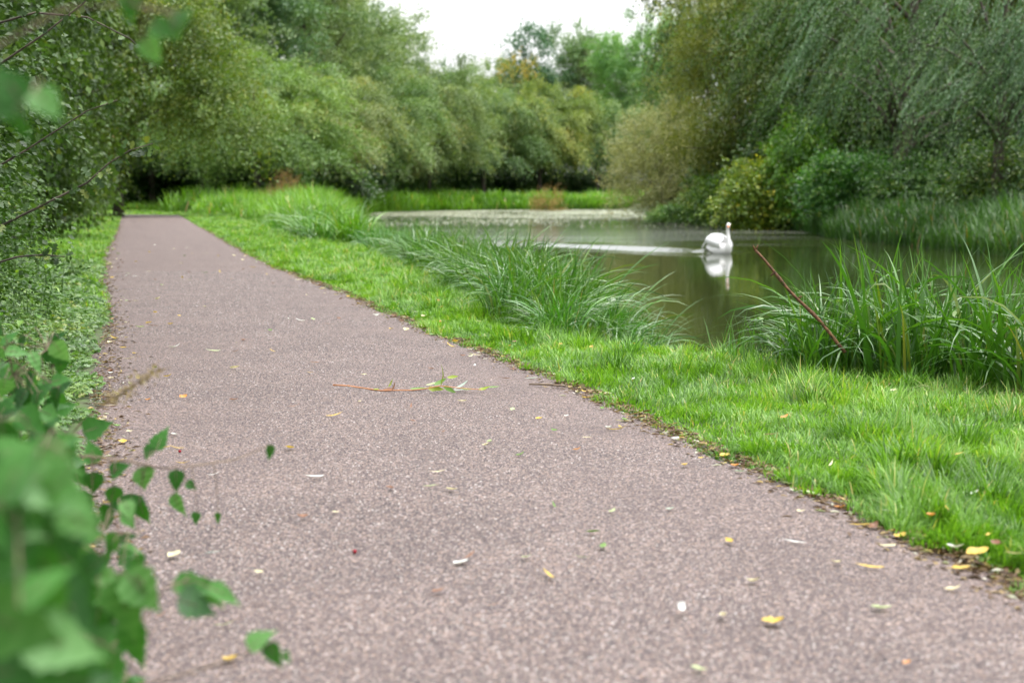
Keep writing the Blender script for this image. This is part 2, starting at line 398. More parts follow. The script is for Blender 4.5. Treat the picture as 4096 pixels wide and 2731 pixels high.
# path sheet
ys = np.concatenate([np.linspace(-5, 2, 30), np.geomspace(2.02, ENDY - 1, 420)])
us = np.linspace(0, 1, 41)
rngp = np.random.default_rng(5)
YY = np.repeat(ys[:, None], len(us), 1)
jl = (vnoise(ys, ys * 0, .5, 8) - .5) * .14 + (vnoise(ys, ys * 0, .13, 9) - .5) * .06
jr = (vnoise(ys, ys * 0 + 4, .5, 10) - .5) * .14 + (vnoise(ys, ys * 0, .13, 11) - .5) * .06
XX = (xL(ys) + jl - .05)[:, None] * (1 - us[None]) + (xR(ys) + jr + .05)[:, None] * us[None]
ZZ = 0.012 + .02 * (1 - (2 * us[None] - 1) ** 2) + (vnoise(XX, YY, .9, 12) - .5) * .004
ZZ = ZZ - .03 * (np.abs(2 * us[None] - 1) > .97)
mb = MB(); mb.add(np.stack([XX, YY, ZZ], -1), [grid_faces(len(us), len(ys))])
tag(mb.build('path', M['gravel'], smooth=True), kind='structure')
def pz(x, y):
    u = np.clip((x - xL(y)) / (xR(y) - xL(y)), 0, 1)
    return 0.012 + .02 * (1 - (2 * u - 1) ** 2) + (vnoise(x, y, .9, 12) - .5) * .004
# loose stones
n = 120000
yy = np.exp(np.random.default_rng(1).uniform(math.log(1.9), math.log(17), n)); rng = np.random.default_rng(2)
xx = xL(yy) - .04 + (xR(yy) - xL(yy) + .08) * rng.random(n)
k = frus(xx, yy, .5); xx, yy = xx[k], yy[k]; n = len(xx)
oct_ = np.array([[1,0,0],[0,1,0],[-1,0,0],[0,-1,0],[0,0,1]], float)
sz = rng.uniform(.0018, .0044, n) * (1 + .25 * np.maximum(0, yy - 6) / 6)
an = rng.uniform(0, 6.28, n); ca, sa = np.cos(an), np.sin(an)
V = np.repeat(oct_[None], n, 0) * rng.uniform(.65, 1.3, (n, 5, 1)) * sz[:, None, None]
V = np.stack([V[..., 0] * ca[:, None] - V[..., 1] * sa[:, None] + xx[:, None], V[..., 0] * sa[:, None] + V[..., 1] * ca[:, None] + yy[:, None],
              V[..., 2] * .8 + pz(xx, yy)[:, None]], -1)
f = np.array([[0,1,4],[1,2,4],[2,3,4],[3,0,4]])
mb = MB(); mb.add(V.reshape(-1, 3), [(f[None] + (np.arange(n) * 5)[:, None, None]).reshape(-1, 3)], [np.repeat(rng.random(n), 4)])
tag(mb.build('loose_gravel', M['pebble']), 'small loose pinkish grey stones scattered over the path', 'gravel', kind='stuff')

# water
SW = onground(1652, 582, WZ)                 # where the swan sits
wx = np.linspace(-30, 30, 420); wy = np.geomspace(3, 160, 1100)
WX, WY = np.meshgrid(wx, wy)
def wake(x, y):
    # a trail from the swan back to the far left, two low crests with short ripples
    hx, hy = -.60, .80
    rx, ry = x - SW.x, y - SW.y
    along = rx * hx + ry * hy; across = rx * hy - ry * hx
    on = sstep(-.1, .35, along) * (1 - sstep(9, 14, along))
    z = 0
    z = z + (.125 * np.exp(-((across + .05) / .48) ** 2) + .05 * np.exp(-((across - .9 - .05 * along) / .3) ** 2)) * on * (1 - .045 * along)
    return z + on * .008 * np.sin(across * 9) * np.exp(-(across / 1.2) ** 2)
def bow(x, y):
    r = np.hypot(x - SW.x, (y - SW.y)); return .006 * np.cos(r * 14) * np.exp(-r / .6)
WZZ = WZ + wake(WX, WY) + bow(WX, WY)
mb = MB(); mb.add(np.stack([WX, WY, WZZ], -1), [grid_faces(len(wx), len(wy))])
tag(mb.build('water', M['water'], smooth=True), kind='structure')

# ------------------------------------------------------------------ grass
def grass_cover(name, label, n, y0, y1, xa, xb, hgt, seed, mat, keep=None, wid=.0056, tall=1.0, edge=True, nseg=3):
    rng = np.random.default_rng(seed)
    y = np.exp(rng.uniform(math.log(y0), math.log(y1), n))
    a, b = xa(y), xb(y); x = a + (b - a) * rng.random(n)
    k = frus(x, y, .8) & (y < 500)
    if edge: k &= path_sd(x, y) > (vnoise(x, y, .35, 21) - .62) * .28 + (vnoise(x, y, .08, 22) - .5) * .12
    if keep is not None: k &= keep(x, y)
    x, y = x[k], y[k]; n = len(x)
    clump = vnoise(x, y, .28, 23); cl2 = vnoise(x, y, .09, 24); big = vnoise(x, y, 1.2, 25)
    h = hgt * (.30 + 1.9 * clump ** 1.5 * cl2 + .30 * big) * rng.uniform(.6, 1.25, n) * (1 + .0 * y)
    pe = path_sd(x, y); h = h * np.where(pe < .25, .55 + 1.8 * np.clip(pe, 0, .25), 1)
    wd = wid * rng.uniform(.6, 1.3, n) * np.maximum(1, y / 7) ** .85
    z = gz(x, y)
    ang = vnoise(x, y, .22, 26) * 12 + rng.normal(0, .9, n)
    r = np.clip(.18 + .42 * vnoise(x, y, .7, 27) + .35 * (cl2 - .4) + rng.normal(0, .20, n), 0, .93)
    dead = rng.random(n) < (.025 + .10 * (vnoise(x, y, .5, 28) > .78)); r = np.where(dead, rng.uniform(.93, 1, n), r)
    mb = MB()
    blades(mb, np.stack([x, y, z - .005], 1), h, wd, ang, rng.uniform(.75, 1.5, n), rng.uniform(.3, 1.9, n), r, nseg=nseg, pw=1.4)
    return tag(mb.build(name, mat), label, 'grass', kind='stuff')
def shoreX(y):       # near bank of the pond
    P = np.array(POND[1:16]); return np.interp(y, P[:, 1], P[:, 0])
grass_cover('verge_grass', 'short bright green grass of the verge between path and pond', 400000, 1.8, 90, lambda y: xR(y) - .1, lambda y: np.where(y < 8, np.minimum(shoreX(y), y * .375 + .9), shoreX(y)) - .1,
            .105, 31, M['grass'], keep=lambda x, y: pond_sd(x, y) > .12)
grass_cover('hedge_foot_grass', 'green grass along the foot of the left hedge', 90000, 2.5, 90, lambda y: xL(y) - 1.6, lambda y: xL(y) + .1, .10, 33, M['grass'], keep=lambda x, y: (vnoise(x, y, .5, 35) < .25 + sstep(9, 15, y)))

# far and right banks
def keep_far(x, y): return (pond_sd(x, y) > -.3)
def bank(name, label, n, pts, width, hgt, wid, seed, mat, jitter=.5, inland=1, tint=None, rr=(0.0, .95), keep=None, hfun=None):
    """blades along a shoreline polyline; width = how far the cover reaches inland"""
    rng = np.random.default_rng(seed); P = np.array(pts, float)
    seg = np.linalg.norm(np.diff(P, axis=0), axis=1); cum = np.concatenate([[0], np.cumsum(seg)])
    s = rng.uniform(0, cum[-1], n)
    x = np.interp(s, cum, P[:, 0]); y = np.interp(s, cum, P[:, 1])
    i = np.clip(np.searchsorted(cum, s) - 1, 0, len(seg) - 1); T = (P[i + 1] - P[i]) / seg[i][:, None]
    off = rng.random(n) ** 1.2 * width - .15
    x = x - T[:, 1] * off * inland; y = y + T[:, 0] * off * inland
    k = frus(x, y, 3) & (pond_sd(x, y) > -.35)
    if keep is not None: k &= keep(x, y)
    x, y = x[k], y[k]; n = len(x)
    c = vnoise(x, y, 1.1, seed); c2 = vnoise(x, y, .35, seed + 1)
    h = hgt * (.35 + .55 * c + .45 * c2) * rng.uniform(.6, 1.2, n)
    if hfun is not None: h = h * hfun(x, y)
    r = np.clip(rr[0] + (rr[1] - rr[0]) * (.25 + .5 * vnoise(x, y, 2.2, seed + 2) + rng.normal(0, .17, n)), 0, .96)
    r = np.where(rng.random(n) < .02, 1.0, r)
    mb = MB(); blades(mb, np.stack([x, y, np.maximum(gz(x, y), WZ - .05)], 1), h, wid * rng.uniform(.6, 1.3, n), rng.uniform(0, 6.28, n),
                      rng.uniform(1.05, 1.55, n), rng.uniform(.3, 2.0, n), r, nseg=4, pw=1.6)
    o = mb.build(name, mat); tag(o, label, 'grass', kind='stuff')
    if tint: o.color = (*tint, 1)
    return o
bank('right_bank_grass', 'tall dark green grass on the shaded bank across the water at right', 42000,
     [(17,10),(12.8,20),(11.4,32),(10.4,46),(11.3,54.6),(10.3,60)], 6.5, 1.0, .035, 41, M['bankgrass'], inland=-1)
bank('far_bank_reeds', 'bright green low reeds along the far end of the pond', 36000,
     [(-8.6,72),(-9.8,85),(-10.8,108),(-6,121),(2,129),(10.5,132),(16,133)], 9, 1.35, .10, 43, M['grass'], inland=1, rr=(.05, .9))
bank('path_bend_grass', 'tall pale green grass and reeds where the path bends away', 60000,
     [(-1.0,22),(-2.6,30),(-4.4,39),(-7.2,59),(-9.6,84)], 7, 1.2, .04, 44, M['grass'], inland=1, rr=(.05, .95),
     keep=lambda x, y: path_sd(x, y) > 1.6 + .05 * y * vnoise(x, y, 3.0, 77),
     hfun=lambda x, y: sstep(22, 44, y) * (.35 + .65 * sstep(0, .5, (x - xR(y)) / (shoreX(y) - xR(y)) - .2)))
bank('bend_verge_grass', 'green grass in front of the dark tunnel under the trees', 14000,
     [(-14,79),(-24,79.5),(-45,80)], 4, .6, .06, 45, M['grass'], inland=-1)

# ------------------------------------------------------------------ crowns
def crown_mb(seed, env, ncl, nsp, nlf, ll, lw, slen, droop=.35, zcut=None, out=.8, up=.15, t='diamond', inner=.45, lump=.22, clr=.9, fan=.5, hang=0.0, squash=1.0, hole=0.0, bias=(0, 0, 0), rmix=(.46, .26), skirt=None):
    """env: list of ellipsoids (cx,cy,cz,rx,ry,rz,weight); foliage grows on sprays that leave clumps and bow down"""
    rng = np.random.default_rng(seed); mb = MB()
    wsum = sum(e[6] for e in env); allP = []
    for e in env:
        m = max(3, int(ncl * e[6] / wsum))
        d = unit(rng.normal(size=(m, 3))); rad = inner + (1 - inner) * rng.random(m) ** .55
        rad = rad * (1 - lump / 2 + lump * rng.random(m))
        C = np.array(e[:3]) + d * np.array(e[3:6]) * rad[:, None]
        allP.append(np.concatenate([C, d, np.full((m, 1), min(e[3:6]))], 1))
    A = np.concatenate(allP)
    if zcut is not None: A = A[A[:, 2] > zcut]
    C, D, rm = A[:, :3], A[:, 3:6], A[:, 6]; m = len(C)
    crnd = rng.random(m)
    idx = np.repeat(np.arange(m), nsp); ns = len(idx)
    base = C[idx] + rng.normal(0, .33, (ns, 3)) * clr * np.array([1, 1, .6 * squash])
    Dh = D[idx] * np.array([1, 1, .6])
    dirs = unit(Dh * out + rng.normal(0, fan, (ns, 3)) + np.array([0, 0, up]) + np.array(bias))
    L = slen * rng.uniform(.5, 1.3, ns)
    dr = droop * rng.uniform(.5, 1.5, ns)
    j = np.tile((np.arange(nlf) + .5) / nlf, (ns, 1)) + rng.uniform(-.4, .4, (ns, nlf)) / nlf
    si = np.repeat(np.arange(ns), nlf); tt = j.ravel()
    P = base[si] + dirs[si] * (tt * L[si])[:, None]
    P[:, 2] -= dr[si] * tt ** 2 * L[si] + hang * tt * L[si]
    n = len(P)
    P += rng.normal(0, 1, (n, 3)) * ll * .45
    tang = dirs[si] + np.array([0, 0, -1.0]) * (2 * dr[si] * tt + hang)[:, None]
    X = unit(unit(tang) * .9 + rng.normal(0, .5, (n, 3)))
    N = unit(np.array([0, 0, .9]) + D[idx][si] * .5 + rng.normal(0, .55, (n, 3)))
    size = rng.uniform(.65, 1.25, n)
    r = np.clip(rmix[0] * crnd[idx][si] + rmix[1] * rng.random(ns)[si] + (1 - sum(rmix)) * rng.random(n), 0, 1)
    k = P[:, 2] > .05
    if skirt: k &= P[:, 2] > skirt + (vnoise(P[:, 0] + 50, P[:, 1] + 50, .8, seed) - .5) * 2.4
    leaves(mb, P[k], X[k], N[k], ll * size[k], lw * size[k], r[k], t)
    return mb, C
def limbs_mb(seed, h, C, r0, nl=10, z0=.25, lean=(0, 0)):
    rng = np.random.default_rng(seed); mb = MB()
    top = np.array([lean[0], lean[1], h * .8])
    def tp(t): return np.array([top[0] * t ** 1.5, top[1] * t ** 1.5, h * .8 * t]) + np.array([math.sin(t * 5 + seed), math.cos(t * 4 + seed), 0]) * r0 * .8 * t
    ts = np.linspace(0, 1, 9)
    tube(mb, [tp(t) - np.array([0, 0, .1 if t == 0 else 0]) for t in ts], [r0 * (1.35 if t == 0 else 1) * (1 - .8 * t) for t in ts], 8)
    for q in rng.choice(len(C), min(nl, len(C)), replace=False):
        c = C[q]; t0 = np.clip(c[2] / (h * .8) * rng.uniform(.45, .8), z0, .9)
        a = tp(t0); mid = (a + c) / 2 + np.array([0, 0, .08 * np.linalg.norm(c - a)])
        tube(mb, [a, (a + mid) / 2, mid, (mid + c) / 2, c], np.array([1, .8, .55, .35, .15]) * r0 * .45 * (1 - .6 * t0), 5)
    return mb
def tree(name, label, cat, loc, mat, cm, limb, group=None, tint=(1, 1, 1), rz=0, sc=1.0):
    """cm / limb: MB (first use) or mesh data objects"""
    root = empty(name, loc, rz, sc); tag(root, label, cat, group)
    tr = limb.build('trunk', M['bark'], root, smooth=True) if isinstance(limb, MB) else None
    cr = cm.build('crown', mat, root)
    cr.color = (*tint, 1)
    return root
def retree(src, label, loc, tint, rz, sc, group=None, mat=None):
    c = copy_tree(src); c.location = loc; c.rotation_euler = (0, 0, rz)
    c.scale = (sc, sc, sc) if not hasattr(sc, '__len__') else sc
    c['label'] = label
    if group: c['group'] = group
    for ch in c.children:
        if ch.name.startswith('crown'): ch.color = (*tint, 1)
    return c
def gpos(vx, Y):
    p = atY(vx, 445, Y); z = float(gz(np.array([p.x]), np.array([Y]))[0]); return (p.x, Y, z)

# hawthorn mounds beyond the pond (native height about 8 m, radius about 4.5 m)
def hawthorn(seed):
    rng = random.Random(seed)
    env = [(0, 0, 4.2, 3.9, 3.9, 3.4, 1.0)]
    for q in range(7):
        a = q * .9 + rng.random(); rr = rng.uniform(1.6, 3.0)
        env.append((math.cos(a) * rr, math.sin(a) * rr, rng.uniform(2.6, 6.4), rng.uniform(1.2, 2.0), rng.uniform(1.2, 2.0), rng.uniform(.9, 1.6), .28))
    cm, C = crown_mb(seed, env, 150, 20, 21, .135, .085, 2.1, droop=.55, zcut=2.5, out=.9, up=.08, lump=.6, fan=.20, clr=.6, bias=(.25, -.2, 0), rmix=(.55, .25), skirt=2.15)
    return cm, limbs_mb(seed, 7.5, C, .20, 16)
HG = 'hawthorn trees lining the far side'
cA, lA = hawthorn(11); cB, lB = hawthorn(12); cC, lC = hawthorn(13)
hA = tree('hawthorn_tree', 'rounded green hawthorn in the far tree line just left of the pond view', 'tree', gpos(830, 112), M['farhaw'], cA, lA, HG, (1.0, 1.05, .95), .1, (1.25, 1.2, 1.42))
hB = tree('hawthorn_tree', 'broad yellow green hawthorn drooping over the dark tunnel beside the path bend', 'tree', gpos(590, 76), M['farhaw'], cB, lB, HG, (1.15, 1.2, .85), .4, (1.15, 1, 1.12))
hC = tree('hawthorn_tree', 'olive green hawthorn directly above the far left end of the water', 'tree', gpos(985, 130), M['farhaw'], cC, lC, HG, (1.15, 1.08, .95), -.4, (1.2, 1.2, 1.5))
hs_ = [
 (hA, 'pale sage hawthorn with reddish lower sprays above the reeds at the bend', 715, 94, (1.35, 1.12, 1.2), 0.09, (1.1, 1.1, 1.15)),
 (hB, 'wide olive hawthorn centred over the far end of the pond', 1110, 139, (.95, 1.0, 1.0), -0.25, (1.35, 1.2, 1.56)),
 (hA, 'yellowish hawthorn leaning over the far right end of the water', 1240, 143, (1.5, 1.25, .85), -0.15, (1.25, 1.2, 1.54)),
 (hC, 'dull green hawthorn next to the pale willow bush in the far tree line', 1370, 145, (1.0, 1.05, 1.0), -0.06, (1.2, 1.2, 1.36)),
 (hB, 'low grey green hawthorn in the dark gap behind the reeds left of the water', 900, 124, (1.3, 1.12, 1.1), -0.62, (1.15, 1.1, 1.22)),
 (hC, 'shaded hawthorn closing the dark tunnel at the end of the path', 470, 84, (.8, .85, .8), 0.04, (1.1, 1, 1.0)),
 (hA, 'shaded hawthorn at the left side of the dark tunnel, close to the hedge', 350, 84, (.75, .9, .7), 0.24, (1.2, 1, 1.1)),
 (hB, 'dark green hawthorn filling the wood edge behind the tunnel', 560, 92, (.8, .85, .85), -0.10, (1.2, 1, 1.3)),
]
for src, lab, vx, Y, tint, rz, sc in hs_: retree(src, lab, gpos(vx, Y), tint, rz, sc, HG)

# tall trees behind (native height 18 m)
def tall(seed, wide=1.0, ll=.34):
    rng = random.Random(seed)
    env = [(0, 0, 10, 3.6 * wide, 3.6 * wide, 7.0, 1.0)]
    for q in range(9):
        a = q * 1.3 + rng.random(); rr = rng.uniform(1.5, 3.2) * wide
        env.append((math.cos(a) * rr, math.sin(a) * rr, rng.uniform(5, 15), rng.uniform(1.3, 2.2) * wide, rng.uniform(1.3, 2.2) * wide, rng.uniform(1.2, 2.4), .2))
    cm, C = crown_mb(seed, env, 150, 17, 17, ll * .6, ll * .36, 2.2, droop=.3, zcut=2.0, out=.8, up=.35, lump=.5, fan=.35, clr=.8)
    return cm, limbs_mb(seed, 17, C, .28, 16)
TG = 'tall trees rising behind the hawthorns'
c1, l1 = tall(21, 1.3); c2, l2 = tall(22, 1.0); c3, l3 = tall(23, .75)
def hgt_for(vy, Y, native): return (atY(1000, vy, Y).z) / native
T1 = tree('tall_tree', 'big pale olive tree whose crown leaves the top of the photo right of the hedge', 'tree', gpos(700, 116), M['tallfar'], c1, l1, TG, (1.15, 1.15, 1.0), 0, (1.25, 1.2, 1.28))
T2 = tree('tall_tree', 'greyish green tree sloping down to the open sky at left', 'tree', gpos(835, 142), M['tallfar'], c2, l2, TG, (1.35, 1.25, 1.35), 1, (1.55, 1.3, 1.16))
T3 = tree('tall_tree', 'large soft green tree in the middle of the open skyline', 'tree', gpos(1322, 174), M['tallfar'], c3, l3, TG, (1.0, 1.15, 1.1), 2, (1.05, 1, 1.28))
ts_ = [
 (T2, 'dark green tree in the top of the wood directly behind the hedge', 560, 108, (.75, .95, .85), 3, (1.3, 1.2, 1.3)),
 (T1, 'yellow green wood edge tree over the far hedge end', 440, 100, (1.0, 1.1, .8), 4, (1.0, 1, 1.2)),
 (T1, 'pale tree filling the wood behind the hawthorns at left of the skyline', 800, 130, (1.2, 1.2, 1.1), 5, (1.0, 1, 1.15)),
 (T2, 'sloping shoulder of the wood where it meets the open sky', 935, 128, (1.25, 1.2, 1.2), 2, (0.97, 1.00, 0.89)),
 (T3, 'slim dark tree alone at the left end of the low skyline', 1018, 164, (.75, .95, .85), 2, (0.78, 0.76, 0.95)),
 (T3, 'low round pale tree left of the orange leaves', 1068, 164, (1.15, 1.2, 1.0), 3.5, (1.06, 0.98, 0.91)),
 (T2, 'low soft tree above the orange leaves', 1160, 170, (1.3, 1.3, 1.05), 4, (0.89, 0.87, 0.99)),
 (T3, 'narrow grey green tree right of the conifer', 1255, 172, (.9, 1.05, 1.1), 5, (0.89, 0.87, 0.95)),
 (T3, 'thin brownish topped tree right of the large soft green tree', 1375, 172, (1.2, 1.1, 1.1), 1, (0.84, 0.87, 1.12)),
 (T2, 'fresh green tree low on the skyline near the right trees', 1430, 164, (1.0, 1.45, .8), 2.4, (0.95, 0.87, 1.12)),
 (T1, 'bright green tree at the right end of the open skyline', 1500, 160, (1.0, 1.4, .85), .4, (0.84, 0.87, 1.17)),
 (T1, 'green tree behind the olive tree, right of the open sky', 1590, 154, (1.0, 1.3, .9), 3.1, (1.00, 0.98, 1.22)),
]
for src, lab, vx, Y, tint, rz, sc in ts_: retree(src, lab, gpos(vx, Y), tint, rz, sc, TG)
# dark conifer and orange-leaved tree on the skyline
cc, C = crown_mb(31, [(0, 0, 4 + i * 1.8, 2.6 - i * .28, 2.6 - i * .28, 1.1, 1 - i * .08) for i in range(7)], 150, 8, 9, .30, .14, 1.5, droop=.25, zcut=1.5, out=.9, up=-.1)
tree('pine_tree', 'dark blue green pine pointing above the middle of the skyline', 'tree', gpos(1212, 170), M['tallfar'], cc, limbs_mb(31, 17, C, .25), None, (.45, .75, .85), 0, (1.5, 1, 1.28))
M['orange'] = leaf_mat('orange leaf', [(0, (.20, .24, .06)), (.5, (.42, .34, .06)), (1, (.62, .42, .07))], .5, .4, .35)
cc, C = crown_mb(32, [(-1.5, 0, 8.7, .6, .5, .8, .6), (.6, 0, 8.2, .9, .6, .5, 1), (1.9, 0, 8.9, .4, .4, .9, .6)], 12, 7, 7, .22, .15, .9, droop=.2)
tree('maple_tree', 'small orange leaved tree top showing in front of the pine', 'tree', gpos(1175, 158), M['orange'], cc, limbs_mb(32, 9, C, .15), None, (.8, .85, .9), 0, (.9, 1, 1.74))

# ------------------------------------------------------------------ right bank
# pale willow bush leaning over the water
env = [(0, 0, 3.6, 2.4, 2.4, 3.0, 1), (-1.2, -1, 2.2, 1.6, 1.4, 1.6, .5), (1.4, 0, 5.2, 1.8, 1.6, 2.0, .6), (-.6, .3, 5.0, 1.4, 1.4, 1.6, .4)]
cm, C = crown_mb(51, env, 210, 12, 13, .13, .05, 1.2, droop=.15, zcut=.4, out=.6, up=.55, fan=.5)
tree('willow_bush', 'pale yellow green willow bush leaning over the right end of the far water', 'bush', gpos(1520, 76), M['palewillow'], cm, limbs_mb(51, 6, C, .12, 18, .05), None, (1, 1, 1), 0, (1.0, 1, .95))
# tall olive tree
env = [(0, 0, 6.5, 3.4, 3.2, 5.2, 1), (-1.5, -1, 9, 2.2, 2, 2.6, .5), (2, -1, 4.6, 2.6, 2.2, 3.0, .6), (-1.8, -.8, 4.4, 1.8, 1.6, 2.2, .4), (1, 0, 11, 2.4, 2.2, 2.4, .5)]
cm, C = crown_mb(52, env, 330, 12, 13, .14, .06, 1.3, droop=.30, zcut=.5, out=.6, up=.25, fan=.5)
tree('olive_tree', 'tall olive brown tree behind the yellow bramble, right of the open sky', 'tree', gpos(1700, 68), M['olive'], cm, limbs_mb(52, 12, C, .22, 18), None, (1.15, 1.05, .9), 0, (1.0, 1, 1.0))
env = [(0, 0, 12.8, 2.2, 2.2, 2.0, 1), (2.5, 0, 12.5, 1.8, 1.8, 2, .6)]
cm, C = crown_mb(53, env, 110, 11, 11, .14, .07, 1.2, droop=.25, out=.7, up=.2)
tree('ash_tree', 'fresh green crown overhanging the open sky from the top right', 'tree', gpos(1625, 78), M['tallfar'], cm, limbs_mb(53, 12, C, .18, 12), None, (.9, 1.35, 1.0), 0, 1.0)
# great weeping willow: strands hang in tiers
def willow(seed, ncl=150, env=None, slen=1.9):
    env = env or [(0, 0, 7.0, 4.6, 3.2, 4.6, 1), (-2.5, -1.2, 6.4, 2.2, 1.6, 2.6, .5), (2.6, -1.4, 5.6, 2.2, 1.6, 3.0, .5)]
    return crown_mb(seed, env, ncl, 11, 40, .125, .030, slen * 1.25, droop=.35, zcut=2.3, out=.30, up=-.25, fan=.12, hang=.45, lump=.5, clr=.9, inner=.45, bias=(-.42, -.25, 0), rmix=(.18, .68))
cm, C = willow(61, 62)
W1 = tree('willow_tree', 'large grey green willow with hanging strands above the right bank', 'tree', gpos(2075, 49), M['willow'], cm, limbs_mb(61, 11, C, .42, 18), None, (1.05, 1.1, 1.0), 0, (1.0, 1, 1.0))
cm, C = willow(62, 52, [(0, 0, 6.6, 3.2, 2.6, 4.4, 1), (-1.6, -1.4, 4.6, 1.3, 1.2, 2.2, .35), (1.0, -1.2, 5.0, 1.5, 1.2, 2.6, .4)])
W2 = tree('willow_tree', 'nearer willow at the right edge, its strands hanging over the bank grass', 'tree', gpos(2290, 41), M['willow'], cm, limbs_mb(62, 11, C, .19, 18), None, (1.15, 1.15, 1.15), 0, 1.0)
M['willowtip'] = leaf_mat('silver willow tip', [(0, (0.0361, 0.1111, 0.029)), (0.5, (0.0867, 0.1966, 0.0686)), (0.93, (0.159, 0.2907, 0.1162)), (1, (0.3251, 0.3591, 0.0422))], .33, .7, .25)
def strands(parent, seed, boxes, ncl, per, L0, L1):
    rng = np.random.default_rng(seed); mb = MB()
    for (x0, x1, y0, y1, z0, z1) in boxes:
        c = np.stack([rng.uniform(x0, x1, ncl), rng.uniform(y0, y1, ncl), rng.uniform(z0, z1, ncl)], 1)
        cd = unit(np.array([-.50, -.15, -.80]) + rng.normal(0, .16, (ncl, 3)))
        idx = np.repeat(np.arange(ncl), per); ns = len(idx)
        b0 = c[idx] + rng.normal(0, .22, (ns, 3)); d = unit(cd[idx] + rng.normal(0, .10, (ns, 3))); L = rng.uniform(L0, L1, ns); nl = 46
        t = np.tile((np.arange(nl) + .5) / nl, (ns, 1)).ravel(); si = np.repeat(np.arange(ns), nl)
        P = b0[si] + d[si] * (t * L[si])[:, None]; P[:, 2] -= .12 * t ** 2 * L[si]; P[:, 0] += .10 * (1 - t) ** 2 * L[si]
        n = len(P); X = unit(d[si] + rng.normal(0, .38, (n, 3))); N = unit(rng.normal(0, .5, (n, 3)) + np.array([-.2, -.5, .7]))
        leaves(mb, P, X, N, rng.uniform(.09, .15, n), .028, np.clip(.5 * rng.random(ns)[si] + .5 * rng.random(n), 0, 1), 'diamond')
    return mb.build('hanging_strands', M['willowtip'], parent)
strands(W1, 301, [(-4.2, -1.6, -3.6, -2.2, 4.2, 9.4), (-1.6, 1.6, -3.8, -2.6, 4.4, 8.8)], 13, 9, .9, 2.0)
strands(W2, 302, [(-2.6, .2, -3.2, -2.2, 3.6, 8.2), (.0, 2.6, -3.2, -2.2, 3.0, 7.6)], 11, 9, .9, 1.9)
# olive wood behind the willows, tinted darker to paint in the shaded hollows
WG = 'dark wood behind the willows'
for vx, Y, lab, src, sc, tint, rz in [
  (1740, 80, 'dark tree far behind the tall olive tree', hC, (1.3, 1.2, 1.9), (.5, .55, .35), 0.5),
  (1850, 64, 'brownish green tree tinted dark for the shade behind the great willow, left of its trunk', hB, (1.1, 1, 1.5), (.62, .62, .28), 1.0),
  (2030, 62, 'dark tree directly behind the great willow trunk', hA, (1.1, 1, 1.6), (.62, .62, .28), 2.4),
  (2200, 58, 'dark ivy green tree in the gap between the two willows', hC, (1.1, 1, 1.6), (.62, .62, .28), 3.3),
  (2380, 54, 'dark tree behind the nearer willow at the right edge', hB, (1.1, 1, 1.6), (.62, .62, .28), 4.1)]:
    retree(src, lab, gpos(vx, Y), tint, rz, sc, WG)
# understorey bushes with smaller native size (radius 1.6, height 2.6)
def mound(seed, ll, lw, n=120, t='diamond', slen=.7, droop=.35, rz=1.2):
    env = [(0, 0, 1.1, 1.35, 1.35, rz, 1), (-.7, -.3, .8, .8, .8, .7, .35), (.7, -.2, 1.0, .8, .8, .8, .35), (.1, -.2, 1.8, .8, .8, .6, .3)]
    return crown_mb(seed, env, n, 10, 11, ll, lw, slen, droop=droop, out=.7, up=.25, fan=.5, t=t, clr=.5)
cm, C = mound(71, .10, .085, 170)
B1 = tree('bramble_bush', 'yellow and green leaved bush overhanging the dark water edge behind the swan', 'bush', gpos(1755, 57.5), M['bramble'], cm, limbs_mb(71, 2.6, C, .05, 12, .05), None, (1.7, 1.45, .9), 0, (1.25, 1, 1.3))
cm, C = mound(72, .10, .08, 150)
B2 = tree('bramble_bush', 'greener bush with few yellow leaves left of the yellow one, low over the water', 'bush', gpos(1650, 64), M['bramble'], cm, limbs_mb(72, 2.6, C, .05, 12, .05), None, (.9, 1.05, 1.1), 1, (1.2, 1, 1.1))
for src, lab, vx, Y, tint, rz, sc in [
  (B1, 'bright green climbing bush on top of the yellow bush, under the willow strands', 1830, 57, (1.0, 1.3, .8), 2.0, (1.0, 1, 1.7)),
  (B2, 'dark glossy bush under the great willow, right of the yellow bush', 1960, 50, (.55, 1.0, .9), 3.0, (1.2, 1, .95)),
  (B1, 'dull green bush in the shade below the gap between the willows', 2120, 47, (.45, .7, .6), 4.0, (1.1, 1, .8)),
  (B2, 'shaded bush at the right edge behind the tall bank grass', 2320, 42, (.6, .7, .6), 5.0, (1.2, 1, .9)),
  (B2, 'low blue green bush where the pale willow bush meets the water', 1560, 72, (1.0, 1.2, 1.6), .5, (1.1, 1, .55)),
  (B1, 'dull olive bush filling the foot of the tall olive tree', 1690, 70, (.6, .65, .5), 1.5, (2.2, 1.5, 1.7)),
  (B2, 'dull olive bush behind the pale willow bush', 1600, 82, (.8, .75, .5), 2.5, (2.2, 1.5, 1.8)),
  (B2, 'bush tinted dark for the deep shade straight behind the great willow trunk', 2010, 58, (.35, .45, .35), 1.2, (2.2, 1.3, 1.7)),  # from here on the leaf tint carries the deep shade around the willows
  (B1, 'bush tinted dark for the deep shade between the two willow trunks', 2170, 54, (.35, .45, .35), 2.2, (2.2, 1.3, 1.8)),
  (B2, 'bush tinted dark for the deep shade behind the nearer willow', 2340, 50, (.35, .45, .35), 4.2, (2.2, 1.3, 1.8)),
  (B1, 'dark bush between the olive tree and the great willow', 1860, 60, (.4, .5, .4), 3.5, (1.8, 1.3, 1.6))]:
    retree(src, lab, gpos(vx, Y), tint, rz, sc)
